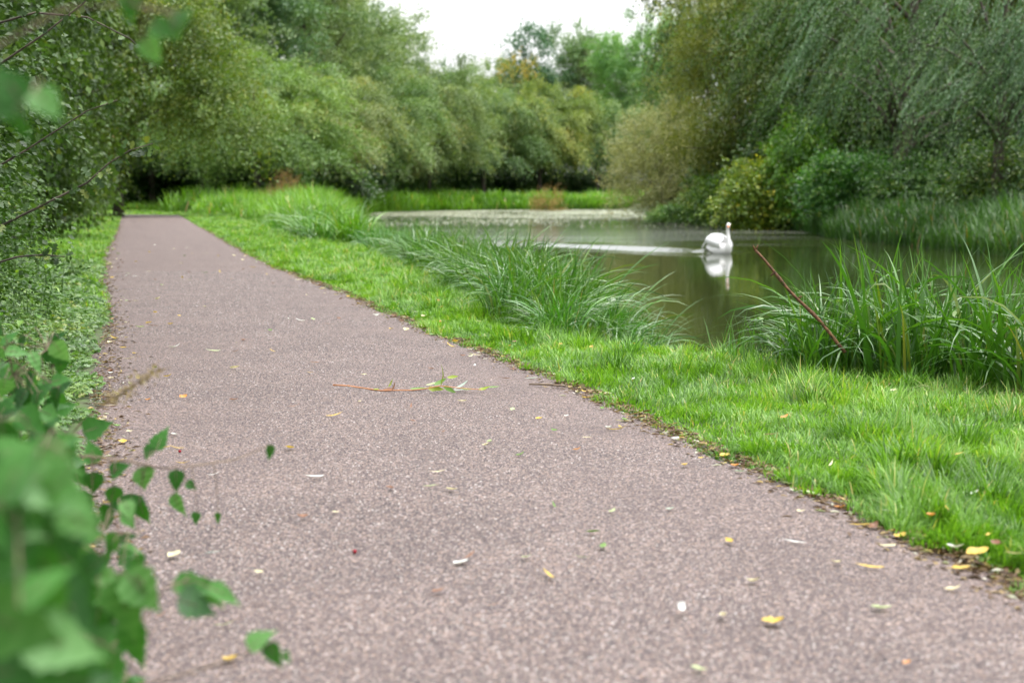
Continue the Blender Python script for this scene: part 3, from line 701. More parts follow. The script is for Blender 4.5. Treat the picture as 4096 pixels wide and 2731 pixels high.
# understorey bushes, the shadow band under the far hawthorns put into their tint
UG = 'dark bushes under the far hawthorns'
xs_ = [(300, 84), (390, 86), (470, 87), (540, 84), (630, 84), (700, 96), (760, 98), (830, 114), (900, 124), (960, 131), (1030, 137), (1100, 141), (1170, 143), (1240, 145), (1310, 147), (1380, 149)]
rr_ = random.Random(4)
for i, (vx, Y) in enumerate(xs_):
    retree(B2 if i % 2 else B1, 'green bush tinted dark for the shadow under the far hawthorns', gpos(vx, Y + 2), (.30, .46, .40), rr_.random() * 6, (2.3, 1.5, 1.2 + .5 * rr_.random()), UG)
M['dryplant'] = leaf_mat('dry leaf', [(0, (.14, .10, .05)), (.6, (.26, .19, .09)), (1, (.30, .26, .10))], .7, .2, .2)
cm, C = mound(75, .09, .04, 60, slen=.8, droop=.1)
D1 = tree('dock_bush', 'brown seeding plant sticking out of the reeds at the path bend', 'plant', gpos(652, 62), M['dryplant'], cm, limbs_mb(75, 2, C, .02, 10, .05), None, (1.2, 1, .9), 0, (.55, .5, .75))
retree(D1, 'pale brown seeding plant standing in the far reeds below the hawthorns', gpos(1255, 118), (1.3, 1.2, 1), 1, (1.0, 1, 1.2))

# ------------------------------------------------------------------ left hedge
HDG = 'hawthorn bushes of the left hedge'
def hedge_bush(seed, ll, lw, n, r=2.0, h=6.0, t='diamond', nlf=12):
    env = [(0, 0, h * .5, r, r, h * .52, 1), (.2, 0, h * .24, r * .8, r * .8, h * .26, .4), (.7, -.4, h * .8, r * .9, r * .8, h * .25, .4)]
    return crown_mb(seed, env, n, 12, nlf, ll, lw, .65, droop=.35, out=.75, up=.15, fan=.4, t=t, clr=.38, zcut=.15, inner=.55, lump=.5, rmix=(.5, .2))
def hpos(Y, off): 
    x = float(xL(np.array([Y]))[0]) - off; return (x, Y, float(gz(np.array([x]), np.array([Y]))[0]))
cm, C = hedge_bush(81, .046, .037, 520, 1.75, 5.0, nlf=14)
HB1 = tree('hedge_bush', 'nearest hawthorn bush at the left edge with sharp glossy leaves', 'bush', hpos(8.2, 2.55), M['hedge'], cm, limbs_mb(81, 5, C, .09, 24, .05), HDG, (1, 1, 1), 0, 1)
cm, C = hedge_bush(82, .065, .050, 460, 1.9, 6.0)
HB2 = tree('hedge_bush', 'second hawthorn bush of the hedge, leaning towards the path', 'bush', hpos(12.5, 3.0), M['hedge'], cm, limbs_mb(82, 6, C, .09, 20, .05), HDG, (1.15, 1.1, 1.2), 0, 1)
cm, C = hedge_bush(83, .10, .075, 330, 2.1, 6.6)
HB3 = tree('hedge_bush', 'third hawthorn bush of the hedge, grey green', 'bush', hpos(17.5, 3.0), M['hedge'], cm, limbs_mb(83, 6.5, C, .1, 18, .05), HDG, (1.1, 1.15, 1.2), 0, 1)
ords = ['fourth', 'fifth', 'sixth', 'seventh', 'eighth', 'ninth']
for i, (Y, off, sc, tint) in enumerate([(23, 3.0, 1.05, (1.2, 1.15, 1.0)), (30, 2.7, 1.1, (1.3, 1.2, 1.1)), (38, 2.7, 1.2, (1.5, 1.3, 1.0)), (47, 2.9, 1.3, (1.6, 1.35, 1.0)), (57, 2.6, 1.45, (1.7, 1.35, .9)), (67, 4.5, 1.5, (1.6, 1.35, .9))]):
    retree(HB3, ords[i] + ' hawthorn bush of the hedge counted from the camera', hpos(Y, off), tint, i * 1.1, (sc, sc, sc * (1.45 if i < 3 else 1.1)), HDG)
# yellow-green maple leaning over the path behind the hedge
env = [(1.5, 0, 6.3, 4.0, 3.2, 2.8, 1), (4.6, -.5, 4.4, 1.9, 1.8, 1.4, .4), (-1.0, 0, 8, 2.6, 2, 2.0, .5), (2.0, 0, 8.4, 1.8, 1.8, 1.5, .4)]
cm, C = crown_mb(91, env, 230, 16, 15, .13, .095, 1.5, droop=.5, zcut=3.6, out=.9, up=.05, fan=.4)
M['maple'] = leaf_mat('field maple leaf', [(0, (0.046, 0.092, 0.0138)), (0.5, (0.1104, 0.184, 0.0276)), (0.8, (0.1932, 0.23, 0.0276)), (0.93, (0.3496, 0.2944, 0.0276)), (1, (0.46, 0.23, 0.0276))], .45, .4, .36)
tree('field_maple', 'yellow green field maple arching over the end of the path', 'tree', gpos(272, 60), M['maple'], cm, limbs_mb(91, 9, C, .2, 16), None, (1, 1, 1), 0, (1.0, 1, 1.0))

# ------------------------------------------------------------------ sedge tussocks on the near bank
def tussock(seed, n, L, W, rad, lean=(0.0, 0.0), nettle=0):
    rng = np.random.default_rng(seed); mb = MB()
    a = rng.uniform(0, 6.28, n); r = rad * rng.random(n) ** .6
    P = np.stack([np.cos(a) * r, np.sin(a) * r, np.full(n, -.03)], 1)
    az = a + rng.normal(0, 1.3, n)
    az = np.arctan2(np.sin(az) + lean[1], np.cos(az) + lean[0])
    kind = rng.random(n)
    ln = np.where(kind < .25, rng.uniform(.35, .7, n), rng.uniform(.6, 1.05, n)) * L
    el = np.where(kind < .45, rng.uniform(1.25, 1.55, n), rng.uniform(.85, 1.45, n))
    ln = np.where((kind >= .25) & (kind < .45), ln * .82, ln)
    bd = np.where(kind < .45, rng.uniform(.0, .6, n), rng.uniform(.8, 2.7, n))
    rnd = np.clip(rng.normal(.48, .22, n), 0, .93); rnd = np.where((rng.random(n) < .05) & (kind < .25), rng.uniform(.95, 1, n), rnd)
    blades(mb, P, ln, W * rng.uniform(.6, 1.3, n), az, el, bd, rnd, nseg=8, pw=1.5, twist=rng.normal(0, .9, n))
    return mb
def put(name, src, label, cat, group, loc, rz, sc, tint=(1, 1, 1)):
    c = src.copy(); col.objects.link(c); c.name = name; c.location = loc; c.rotation_euler = (0, 0, rz); c.scale = sc
    c.color = (*tint, 1); tag(c, label, cat, group); return c
def ground_pt(x, y): return (x, y, float(gz(np.array([x]), np.array([y]))[0]))
t0 = tussock(101, 170, .92, .0165, .24).build('sedge_tussock', M['sedge'])
t1 = tussock(102, 180, .86, .0155, .26, (.4, -.2)).build('sedge_tussock', M['sedge'])
t2 = tussock(103, 160, 1.0, .0175, .22, (-.5, -.2)).build('sedge_tussock', M['sedge'])
t3 = tussock(104, 120, 1.02, .024, .24, (-.2, -.2)).build('sedge_tussock', M['sedge'])
t4 = tussock(105, 130, .95, .021, .26, (.3, -.4)).build('sedge_tussock', M['sedge'])
T = [t0, t1, t2, t3, t4]; first = [True] * 5
SG = 'sedge tussocks in the row between verge and water'
rg = random.Random(9)
def sedge(x, y, q, label, group, sc, tint=(1, 1, 1), rz=None):
    rz = rg.uniform(0, 6.28) if rz is None else rz
    z = max(ground_pt(x, y)[2], WZ - .02)
    if first[q]:
        o = T[q]; first[q] = False
        o.location = (x, y, z); o.rotation_euler = (0, 0, rz); o.scale = sc; o.color = (*tint, 1); tag(o, label, 'sedge', group); return o
    return put('sedge_tussock', T[q], label, 'sedge', group, (x, y, z), rz, sc, tint)
# big clump by the camera's right
CG = 'sedge clump at the right edge'
big = [(1.62, 7.8, 2, 'small tussock at the waterside end of the right sedge clump, reaching left over the water', .55, 0.2),
       (1.62, 7.35, 0, 'tussock around the foot of the leaning brown stalk', .75, 1.0),
       (1.85, 7.75, 3, 'tussock behind the leaning brown stalk, against the dark water', 1.0, 2.0),
       (2.0, 7.2, 4, 'tussock just right of the leaning brown stalk foot', 1.0, 3.0),
       (2.3, 7.55, 3, 'tall tussock in the middle of the right sedge clump', 1.12, 4.2),
       (2.38, 6.95, 4, 'silvery drooping tussock at the front of the right sedge clump', 1.0, 0.6),
       (2.68, 7.3, 3, 'tall tussock with upright blades near the right edge of the photo', 1.15, 1.6),
       (2.55, 6.55, 4, 'front tussock lying over the lawn at the right edge of the photo', .95, 2.3),
       (2.85, 6.8, 4, 'bushy tussock cut by the right edge of the photo, front one', 1.1, 2.9),
       (3.05, 7.5, 3, 'tall tussock cut by the right edge of the photo, back one', 1.2, 5.0)]
for x, y, q, lab, s_, rz in big: sedge(x, y, q, lab, CG, (s_, s_, s_ * 1.02), (1, 1, 1), rz)
# middle row
MID = 'green sedge tussock in the long row between the mown grass and the water'
y = 9.5
while y < 27:
    x = float(shoreX(np.array([y]))[0])
    for off in (.10, .42, .74, 1.0):
        if y < 10.4 and off < .4: continue
        if y > 11 and rg.random() < .22: continue
        s_ = rg.uniform(.72, 1.0) * (.72 if off > .9 else 1) * (.66 if y < 10.6 else 1) * (.72 + .5 * float(vnoise(np.array([y]), np.array([off]), .9, 61)[0]))
        sedge(x - off - rg.uniform(-.12, .12), y + rg.uniform(-.2, .2), rg.randrange(5), MID, SG, (s_ * 1.12, s_ * 1.12, s_ * .98), (1 + rg.uniform(-.1, .25), 1 + rg.uniform(-.05, .15), 1))
    y *= 1.04
while y < 62:
    x = float(shoreX(np.array([y]))[0])
    for off in (.2, .9, 1.6):
        s_ = rg.uniform(1.0, 1.35)
        sedge(x - off - rg.uniform(-.3, .3), y + rg.uniform(-.4, .4), rg.randrange(5), MID, SG, (s_ * 1.1, s_ * 1.1, s_ * .9), (1.4 + rg.uniform(0, .5), 1.3 + rg.uniform(0, .3), .9))
    y *= 1.05
# one tall reed blade pair standing above the row
mb = MB(); b0 = onground(1290, 600, 0); 
blades(mb, np.array([[0, 0, 0], [.02, .01, 0], [0, .02, 0]]), np.array([1.35, 1.55, .8]), np.array([.022, .022, .02]), np.array([2.9, 3.0, .4]), np.array([1.2, 1.15, 1.3]), np.array([.7, 1.0, .5]), np.array([.6, .7, .5]), nseg=10, pw=1.6)
o = mb.build('reed', M['sedge']); yb = 15.0; xb = atY(1265, 640, yb).x; o.location = ground_pt(xb, yb)
tag(o, 'tall pair of reed blades leaning left above the middle of the sedge row', 'reed')

# fine upright blades and nettles around the right clump
rng = np.random.default_rng(111); n = 900
x = rng.uniform(1.15, 3.0, n); y = rng.uniform(6.4, 8.3, n); k = (pond_sd(x, y) > .1) & (y > 8.9 - x * .95 + rng.normal(0, .12, n)); x, y = x[k], y[k]; n = len(x)
mb = MB(); blades(mb, np.stack([x, y, gz(x, y)], 1), rng.uniform(.12, .38, n), .008, rng.uniform(0, 6.28, n), rng.uniform(1.2, 1.55, n), rng.uniform(0, .8, n), np.clip(rng.normal(.65, .2, n), 0, 1), nseg=4)
tag(mb.build('young_sedge', M['sedge']), 'short upright sedge blades filling the right clump', 'sedge', kind='stuff')
# dead straw in front of the right clump
n = 700; x = rng.uniform(1.3, 2.6, n); y = rng.uniform(5.9, 7.2, n); k = (np.abs(y - (8.25 - .72 * x) + .25) < .35 * rng.random(n) + .05); x, y = x[k], y[k]; n = len(x)
mb = MB(); blades(mb, np.stack([x, y, gz(x, y) + .015], 1), rng.uniform(.06, .22, n), .005, rng.uniform(0, 6.28, n), rng.uniform(-.05, .5, n), rng.uniform(-.2, .6, n), np.clip(rng.normal(.97, .02, n), .9, 1), nseg=3)
M['straw'] = leaf_mat('straw', [(0, (.30, .24, .12)), (.95, (.34, .27, .15)), (1, (.52, .44, .28))], .6, .3, .2)
tag(mb.build('dead_straw', M['straw']), 'pale dead straw on the lawn in front of the right sedge clump', 'straw', kind='stuff')

# nettles
def nettle(seed, h, ll):
    rng = np.random.default_rng(seed); st = MB(); lf = MB(); nst = 5
    for i in range(nst):
        a = rng.uniform(0, 6.28); b = rng.uniform(.02, .12); hh = h * rng.uniform(.6, 1)
        p = [np.array([math.cos(a) * b * (1 + t), math.sin(a) * b * (1 + t), hh * t]) for t in np.linspace(0, 1, 5)]
        tube(st, p, np.linspace(.004, .002, 5), 5)
        for k_, t in enumerate(np.linspace(.25, 1, 6)):
            c = p[0] * (1 - t) + p[-1] * t
            for s_ in (0, math.pi):
                az = k_ * 1.57 + s_ + rng.uniform(-.3, .3); X = np.array([[math.cos(az), math.sin(az), rng.uniform(-.5, .1)]])
                leaves(lf, c[None], X, np.array([[-.2 * math.cos(az), -.2 * math.sin(az), 1.0]]), ll * rng.uniform(.7, 1.1), ll * .55, np.array([rng.random() * .9]), 'leaf6')
    return st, lf
def plant(name, label, cat, loc, st, lf, mat, group=None, rz=0, sc=1, stem_mat=None, tint=(1, 1, 1)):
    r = empty(name, loc, rz, sc); tag(r, label, cat, group)
    st.build('stem', stem_mat or M['herb'], r, smooth=True); l = lf.build('foliage', mat, r); l.color = (*tint, 1); return r
st, lf = nettle(121, .42, .075)
N1 = plant('nettle', 'nettle among the sedge behind the leaning brown stalk', 'nettle', ground_pt(1.75, 7.55), st, lf, M['herb'])
for x, y, lab, s_ in [(2.1, 7.0, 'nettle at the front of the right sedge clump, over the straw', .6), (2.25, 7.35, 'nettle in the middle of the right sedge clump', 1.05),
                      (1.4, 7.5, 'nettle at the water end of the right sedge clump', .7), (2.75, 6.4, 'nettle in the dark foot of the sedge at the right edge', .6)]:
    c = copy_tree(N1); c.location = ground_pt(x, y); c.scale = (s_,) * 3; c.rotation_euler = (0, 0, x * 7); c['label'] = lab

# leaning brown stalk
pA = atY(1735, 577, 7.3); pB = atY(1900, 760, 7.05)
pts = [pA.lerp(pB, t) + Vector((math.sin(t * 9) * .004, 0, math.cos(t * 7) * .005)) for t in np.linspace(0, 1.25, 12)]
mb = MB(); org = pts[-1].copy()
tube(mb, [p - org for p in pts], [.0068, .0065, .0068, .0095, .007, .0075, .0078, .0105, .008, .0085, .0088, .009], 8)
for t_, d in ((.0, (-.012, 0, .030)), (.0, (.014, 0, .034)), (.27, (-.02, 0, -.02)), (.6, (.02, 0, .012))):
    q = pA.lerp(pB, t_) - org; tube(mb, [q, q + Vector(d) * .6, q + Vector(d)], [.006, .0045, .002], 5)
o = mb.build('dead_stalk', M['twigbrown'], smooth=True, loc=org); tag(o, 'dead brown stalk leaning left out of the right sedge clump over the water', 'stalk')

# ------------------------------------------------------------------ swan
M['feather'] = plain_mat('white feathers', (.88, .88, .87), .6, nscale=14, c2=(.84, .845, .85), spec=.3)
M['neck'] = plain_mat('neck feathers', (.86, .85, .83), .6, nscale=14, c2=(.80, .79, .77), spec=.3)
M['beak'] = plain_mat('orange beak', (.78, .22, .06), .35, nscale=20, c2=(.68, .16, .05))
M['black'] = plain_mat('black beak base', (.02, .02, .02), .35)
def swan():
    root = empty('swan', (SW.x, SW.y, WZ), math.atan2(-.92, .42))
    tag(root, 'white swan with raised wings swimming on the pond', 'swan')
    sp = [(-.50,0,.17,.012,.02),(-.46,0,.15,.07,.035),(-.38,0,.11,.12,.08),(-.22,0,.07,.175,.14),(0,0,.06,.205,.17),(.18,0,.07,.185,.165),(.30,0,.10,.135,.14),
          (.365,0,.17,.085,.10),(.375,0,.26,.052,.060),(.355,0,.36,.041,.045),(.335,0,.46,.036,.039),(.33,0,.55,.034,.037),(.345,-.004,.62,.037,.042),
          (.375,-.014,.665,.045,.046),(.415,-.030,.672,.044,.040),(.455,-.050,.655,.032,.030),(.478,-.062,.642,.022,.022)]
    P = np.array([p[:3] for p in sp]); k = 18
    T_ = unit(np.gradient(P, axis=0)); Yv = unit(np.cross(np.array([0, 0, 1.0]) * (np.abs(T_[:, 2:3]) < .6) + np.array([-1.0, 0, 0]) * (np.abs(T_[:, 2:3]) >= .6), T_)); Zv = np.cross(T_, Yv)
    an = np.linspace(0, 2 * np.pi, k, endpoint=False)
    V = P[:, None] + np.cos(an)[None, :, None] * Yv[:, None] * np.array([p[3] for p in sp])[:, None, None] + np.sin(an)[None, :, None] * Zv[:, None] * np.array([p[4] for p in sp])[:, None, None]
    n = len(sp); F = [[i * k + j, i * k + (j + 1) % k, (i + 1) * k + (j + 1) % k, (i + 1) * k + j] for i in range(n - 1) for j in range(k)]
    mb = MB(); mb.add(V.reshape(-1, 3), [np.array(F), np.array([[0, j, (j + 1) % k] for j in range(1, k - 1)] + [[(n - 1) * k, (n - 1) * k + j + 1, (n - 1) * k + j] for j in range(1, k - 1)])])
    b = mb.build('body', M['neck'], root, smooth=True)
    sm = b.modifiers.new('smooth', 'SUBSURF'); sm.levels = 1; sm.render_levels = 2
    for s_ in (-1, 1):      # wings arched over the back, in three feather tiers
        mb = MB(); nu, nv = 30, 16
        u = np.linspace(0, 1, nu)[:, None] * np.ones((1, nv)); v = np.linspace(0, 1, nv)[None, :] * np.ones((nu, 1))
        x = .27 - .80 * u + .05 * v * u
        prof = np.sin(np.pi * np.clip(u * .80 + .17, 0, 1)) ** .5
        ridge = .17 + .33 * prof * (1 - .25 * (1 - u)) ; 
        zb = .03 + .20 * u ** 3
        th = v * np.pi * .95
        wy_ = .065 + .16 * np.sin(th) * prof
        z = ridge * (1 - v) + zb * v + .03 * np.sin(th)
        z = z + .006 * np.sin(v * 26 + u * 6) * prof + .004 * np.sin(u * 60) * v
        y = s_ * wy_ * (1 - .45 * u ** 2)
        outer = np.stack([x, y, z], -1); inner = outer + np.array([0, -s_ * .02, -.012])
        Fo = grid_faces(nv, nu); m_ = nu * nv
        edge = [i * nv for i in range(nu)]; rim = []
        for i in range(nu - 1):
            rim += [[i * nv, (i + 1) * nv, (i + 1) * nv + m_, i * nv + m_], [i * nv + nv - 1, (i + 1) * nv + nv - 1, (i + 1) * nv + nv - 1 + m_, i * nv + nv - 1 + m_]]
        for j in range(nv - 1):
            rim += [[j, j + 1, j + 1 + m_, j + m_], [(nu - 1) * nv + j, (nu - 1) * nv + j + 1, (nu - 1) * nv + j + 1 + m_, (nu - 1) * nv + j + m_]]
        mb.add(np.concatenate([outer.reshape(-1, 3), inner.reshape(-1, 3)]), [np.concatenate([Fo, Fo[:, ::-1] + m_, np.array(rim)])])
        for q in range(7):   # long flight feathers at the rear
            a = np.array([-.30 - .02 * q, s_ * (.045 + .018 * q), .40 - .038 * q]); c = a + np.array([-.20 + .012 * q, 0, -.10 - .006 * q])
            leaves(mb, a[None], (c - a)[None], np.array([[0, s_ * 1.0, .35]]), .22, .055, np.array([.5]), 'leaf6')
        mb.build('wing', M['feather'], root, smooth=True)
    hd = Vector((.455, -.050, .655)); d = Vector((.62, -.62, -.42)).normalized()
    mb = MB(); tube(mb, [hd + d * t for t in (.0, .035, .07, .10, .115)], [.026, .022, .018, .015, .006], 10)
    bk = mb.build('beak', M['beak'], root, smooth=True)
    root.scale = (1.06, 1.06, 1.04)
    mb = MB(); tube(mb, [hd + Vector((0, 0, .012)) - d * .012, hd + Vector((0, 0, .020)) + d * .006, hd + d * .022 + Vector((0, 0, .012))], [.010, .015, .006], 8); mb.build('knob', M['black'], root, smooth=True)
    sd_ = Vector((.7, .7, 0))
    for s_ in (-1, 1):
        q = hd - d * .018 + sd_ * .027 * s_ + Vector((0, 0, .012)); mb = MB()
        tube(mb, [q - sd_ * .004 * s_, q + sd_ * .004 * s_], [.008, .006], 8); mb.build('eye', M['black'], root, smooth=True)
    return root
swan()

# ------------------------------------------------------------------ fallen twig with willow leaves
def one_leaf(seed, L, W, curl=.3, tip=1.5, fold=.25, n=7):
    rng = np.random.default_rng(seed); t = np.linspace(0, 1, n)
    wdt = W * np.sin(np.pi * t ** .85) ** .8 * (1 - .25 * t); wdt[0] = W * .06; wdt[-1] = W * .02
    ang = curl * (t - .5) * 2 + rng.uniform(-.3, .3) * t; x = np.concatenate([[0], np.cumsum(np.cos(ang[1:]) * L / (n - 1))]); z = np.concatenate([[0], np.cumsum(np.sin(ang[1:]) * L / (n - 1))])
    z = z - z.min() * .9; wob = rng.normal(0, .04, n) * L
    V = []
    for i in range(n):
        V += [(x[i], -wdt[i] / 2 + wob[i] * .3, z[i] + fold * wdt[i] / 2), (x[i], wob[i] * .3, z[i]), (x[i], wdt[i] / 2 + wob[i] * .3, z[i] + fold * wdt[i] / 2 * rng.uniform(.3, 1.3))]
    F = []
    for i in range(n - 1):
        a = 3 * i; F += [[a, a + 1, a + 4, a + 3], [a + 1, a + 2, a + 5, a + 4]]
    V = np.array(V); V[:, 0] -= L / 2
    return V, np.array(F)
def leafcol(name, c, c2=None, trans=.25):
    m = leaf_mat(name, [(0, c2 or tuple(x * .7 for x in c)), (1, c)], .5, .4, trans, (1.1, 1.1, .8)); return m
LC = {'white': leafcol('pale underside leaf', (.72, .74, .70)), 'yellow': leafcol('yellow leaf', (.60, .42, .07)), 'cream': leafcol('cream leaf', (.66, .60, .38)),
      'green': leafcol('green fallen leaf', (.13, .25, .04)), 'brown': leafcol('brown leaf', (.22, .10, .05)), 'orange': leafcol('orange fallen leaf', (.62, .27, .06)),
      'palegreen': leafcol('pale green leaf', (.42, .50, .26)), 'lime': leafcol('lime leaf', (.26, .34, .03)), 'silver': leafcol('silver green leaf', (.40, .50, .42))}
c0 = onground(960, 893, 0.03)
tw = empty('fallen_twig', (c0.x, c0.y, c0.z)); tag(tw, 'fallen willow twig with green leaves lying across the gravel path', 'twig')
base = [onground(x, y, z) - Vector(c0) for x, y, z in [(765, 884, .035), (800, 886, .033), (840, 892, .034), (875, 897, .036), (910, 896, .04), (945, 896, .045), (975, 893, .055), (1010, 886, .07), (1040, 889, .06), (1080, 893, .05), (1115, 895, .04)]]
mb = MB(); tube(mb, base, np.linspace(.0042, .0016, len(base)), 7); mb.build('stem', M['twigorange'], tw, smooth=True)
def tleaf(vx, vy, z, L, W, az, pitch, roll, colr, seed, curl=.25):
    p = onground(vx, vy, z) - Vector(c0); mb = MB(); V, F = one_leaf(seed, L, W, curl)
    mb.add(V, [F]); o = mb.build('leaf', LC[colr], tw, smooth=True); o.location = p; o.rotation_euler = (roll, -pitch, az); return o
for a in [(962, 893, .04, .085, .022, .1, 0, .6, 'green', 1), (1001, 893, .05, .080, .030, -.05, -.05, 1.0, 'lime', 2), (1033, 894, .045, .075, .026, -.5, -.35, 1.0, 'green', 3),
          (1019, 862, .12, .115, .014, .3, 1.35, .2, 'lime', 4, .35), (1012, 878, .08, .07, .03, .4, .35, .5, 'green', 5), (1040, 866, .09, .055, .022, .1, .05, .8, 'lime', 6),
          (1060, 885, .06, .085, .020, .5, .4, .3, 'silver', 7), (1072, 893, .045, .085, .020, .0, -.05, .4, 'green', 8), (1058, 896, .03, .08, .016, .05, 0, .1, 'silver', 9),
          (1112, 893, .045, .06, .022, .2, .1, .6, 'lime', 10), (1133, 889, .045, .07, .018, .3, .1, .3, 'green', 11), (893, 894, .04, .06, .020, .1, .2, .7, 'brown', 12),
          (905, 888, .06, .05, .010, .9, .9, .2, 'brown', 13), (898, 880, .065, .045, .012, .5, .9, .4, 'lime', 14), (865, 894, .04, .03, .014, 0, .0, .3, 'lime', 15), (992, 882, .06, .06, .02, .2, .2, .3, 'palegreen', 16)]:
    tleaf(*a)

# ------------------------------------------------------------------ fallen leaves, one object each
def surf(x, y):
    if float(path_sd(np.array([x]), np.array([y]))[0]) < 0: return float(pz(np.array([x]), np.array([y]))[0])
    return float(gz(np.array([x]), np.array([y]))[0]) + .035
proto = {}
def leaf_mesh(shape, seed):
    key = (shape, seed % 4)
    if key not in proto:
        L, W, curl = {'willow': (.085, .013, .35), 'oval': (.050, .024, .5), 'broad': (.055, .038, .6), 'thin': (.075, .007, .2)}[shape]
        V, F = one_leaf(200 + seed % 4 * 7 + len(shape), L, W, curl * (.6 + .3 * (seed % 4)), fold=.5); proto[key] = (V, F)
    return proto[key]
mesh_cache = {}
def drop(vx, vy, shape, colr, az, s_, label, group='fallen leaves on the path', tilt=0.0, xy=None, seed=0):
    p = onground(vx, vy, 0.02) if xy is None else Vector((xy[0], xy[1], 0))
    key = (shape, seed % 4, colr)
    if key not in mesh_cache:
        V, F = leaf_mesh(shape, seed); mb = MB(); mb.add(V, [F], [np.random.default_rng(seed + 5).random(len(F))]); o = mb.build('fallen_leaf', LC[colr], smooth=True); mesh_cache[key] = o
    else:
        o = mesh_cache[key].copy(); col.objects.link(o)
    o.location = (p.x, p.y, surf(p.x, p.y) + .007 + abs(tilt) * .015); o.rotation_euler = (tilt, 0, az); o.scale = (s_,) * 3
    return tag(o, label, 'leaf', group)
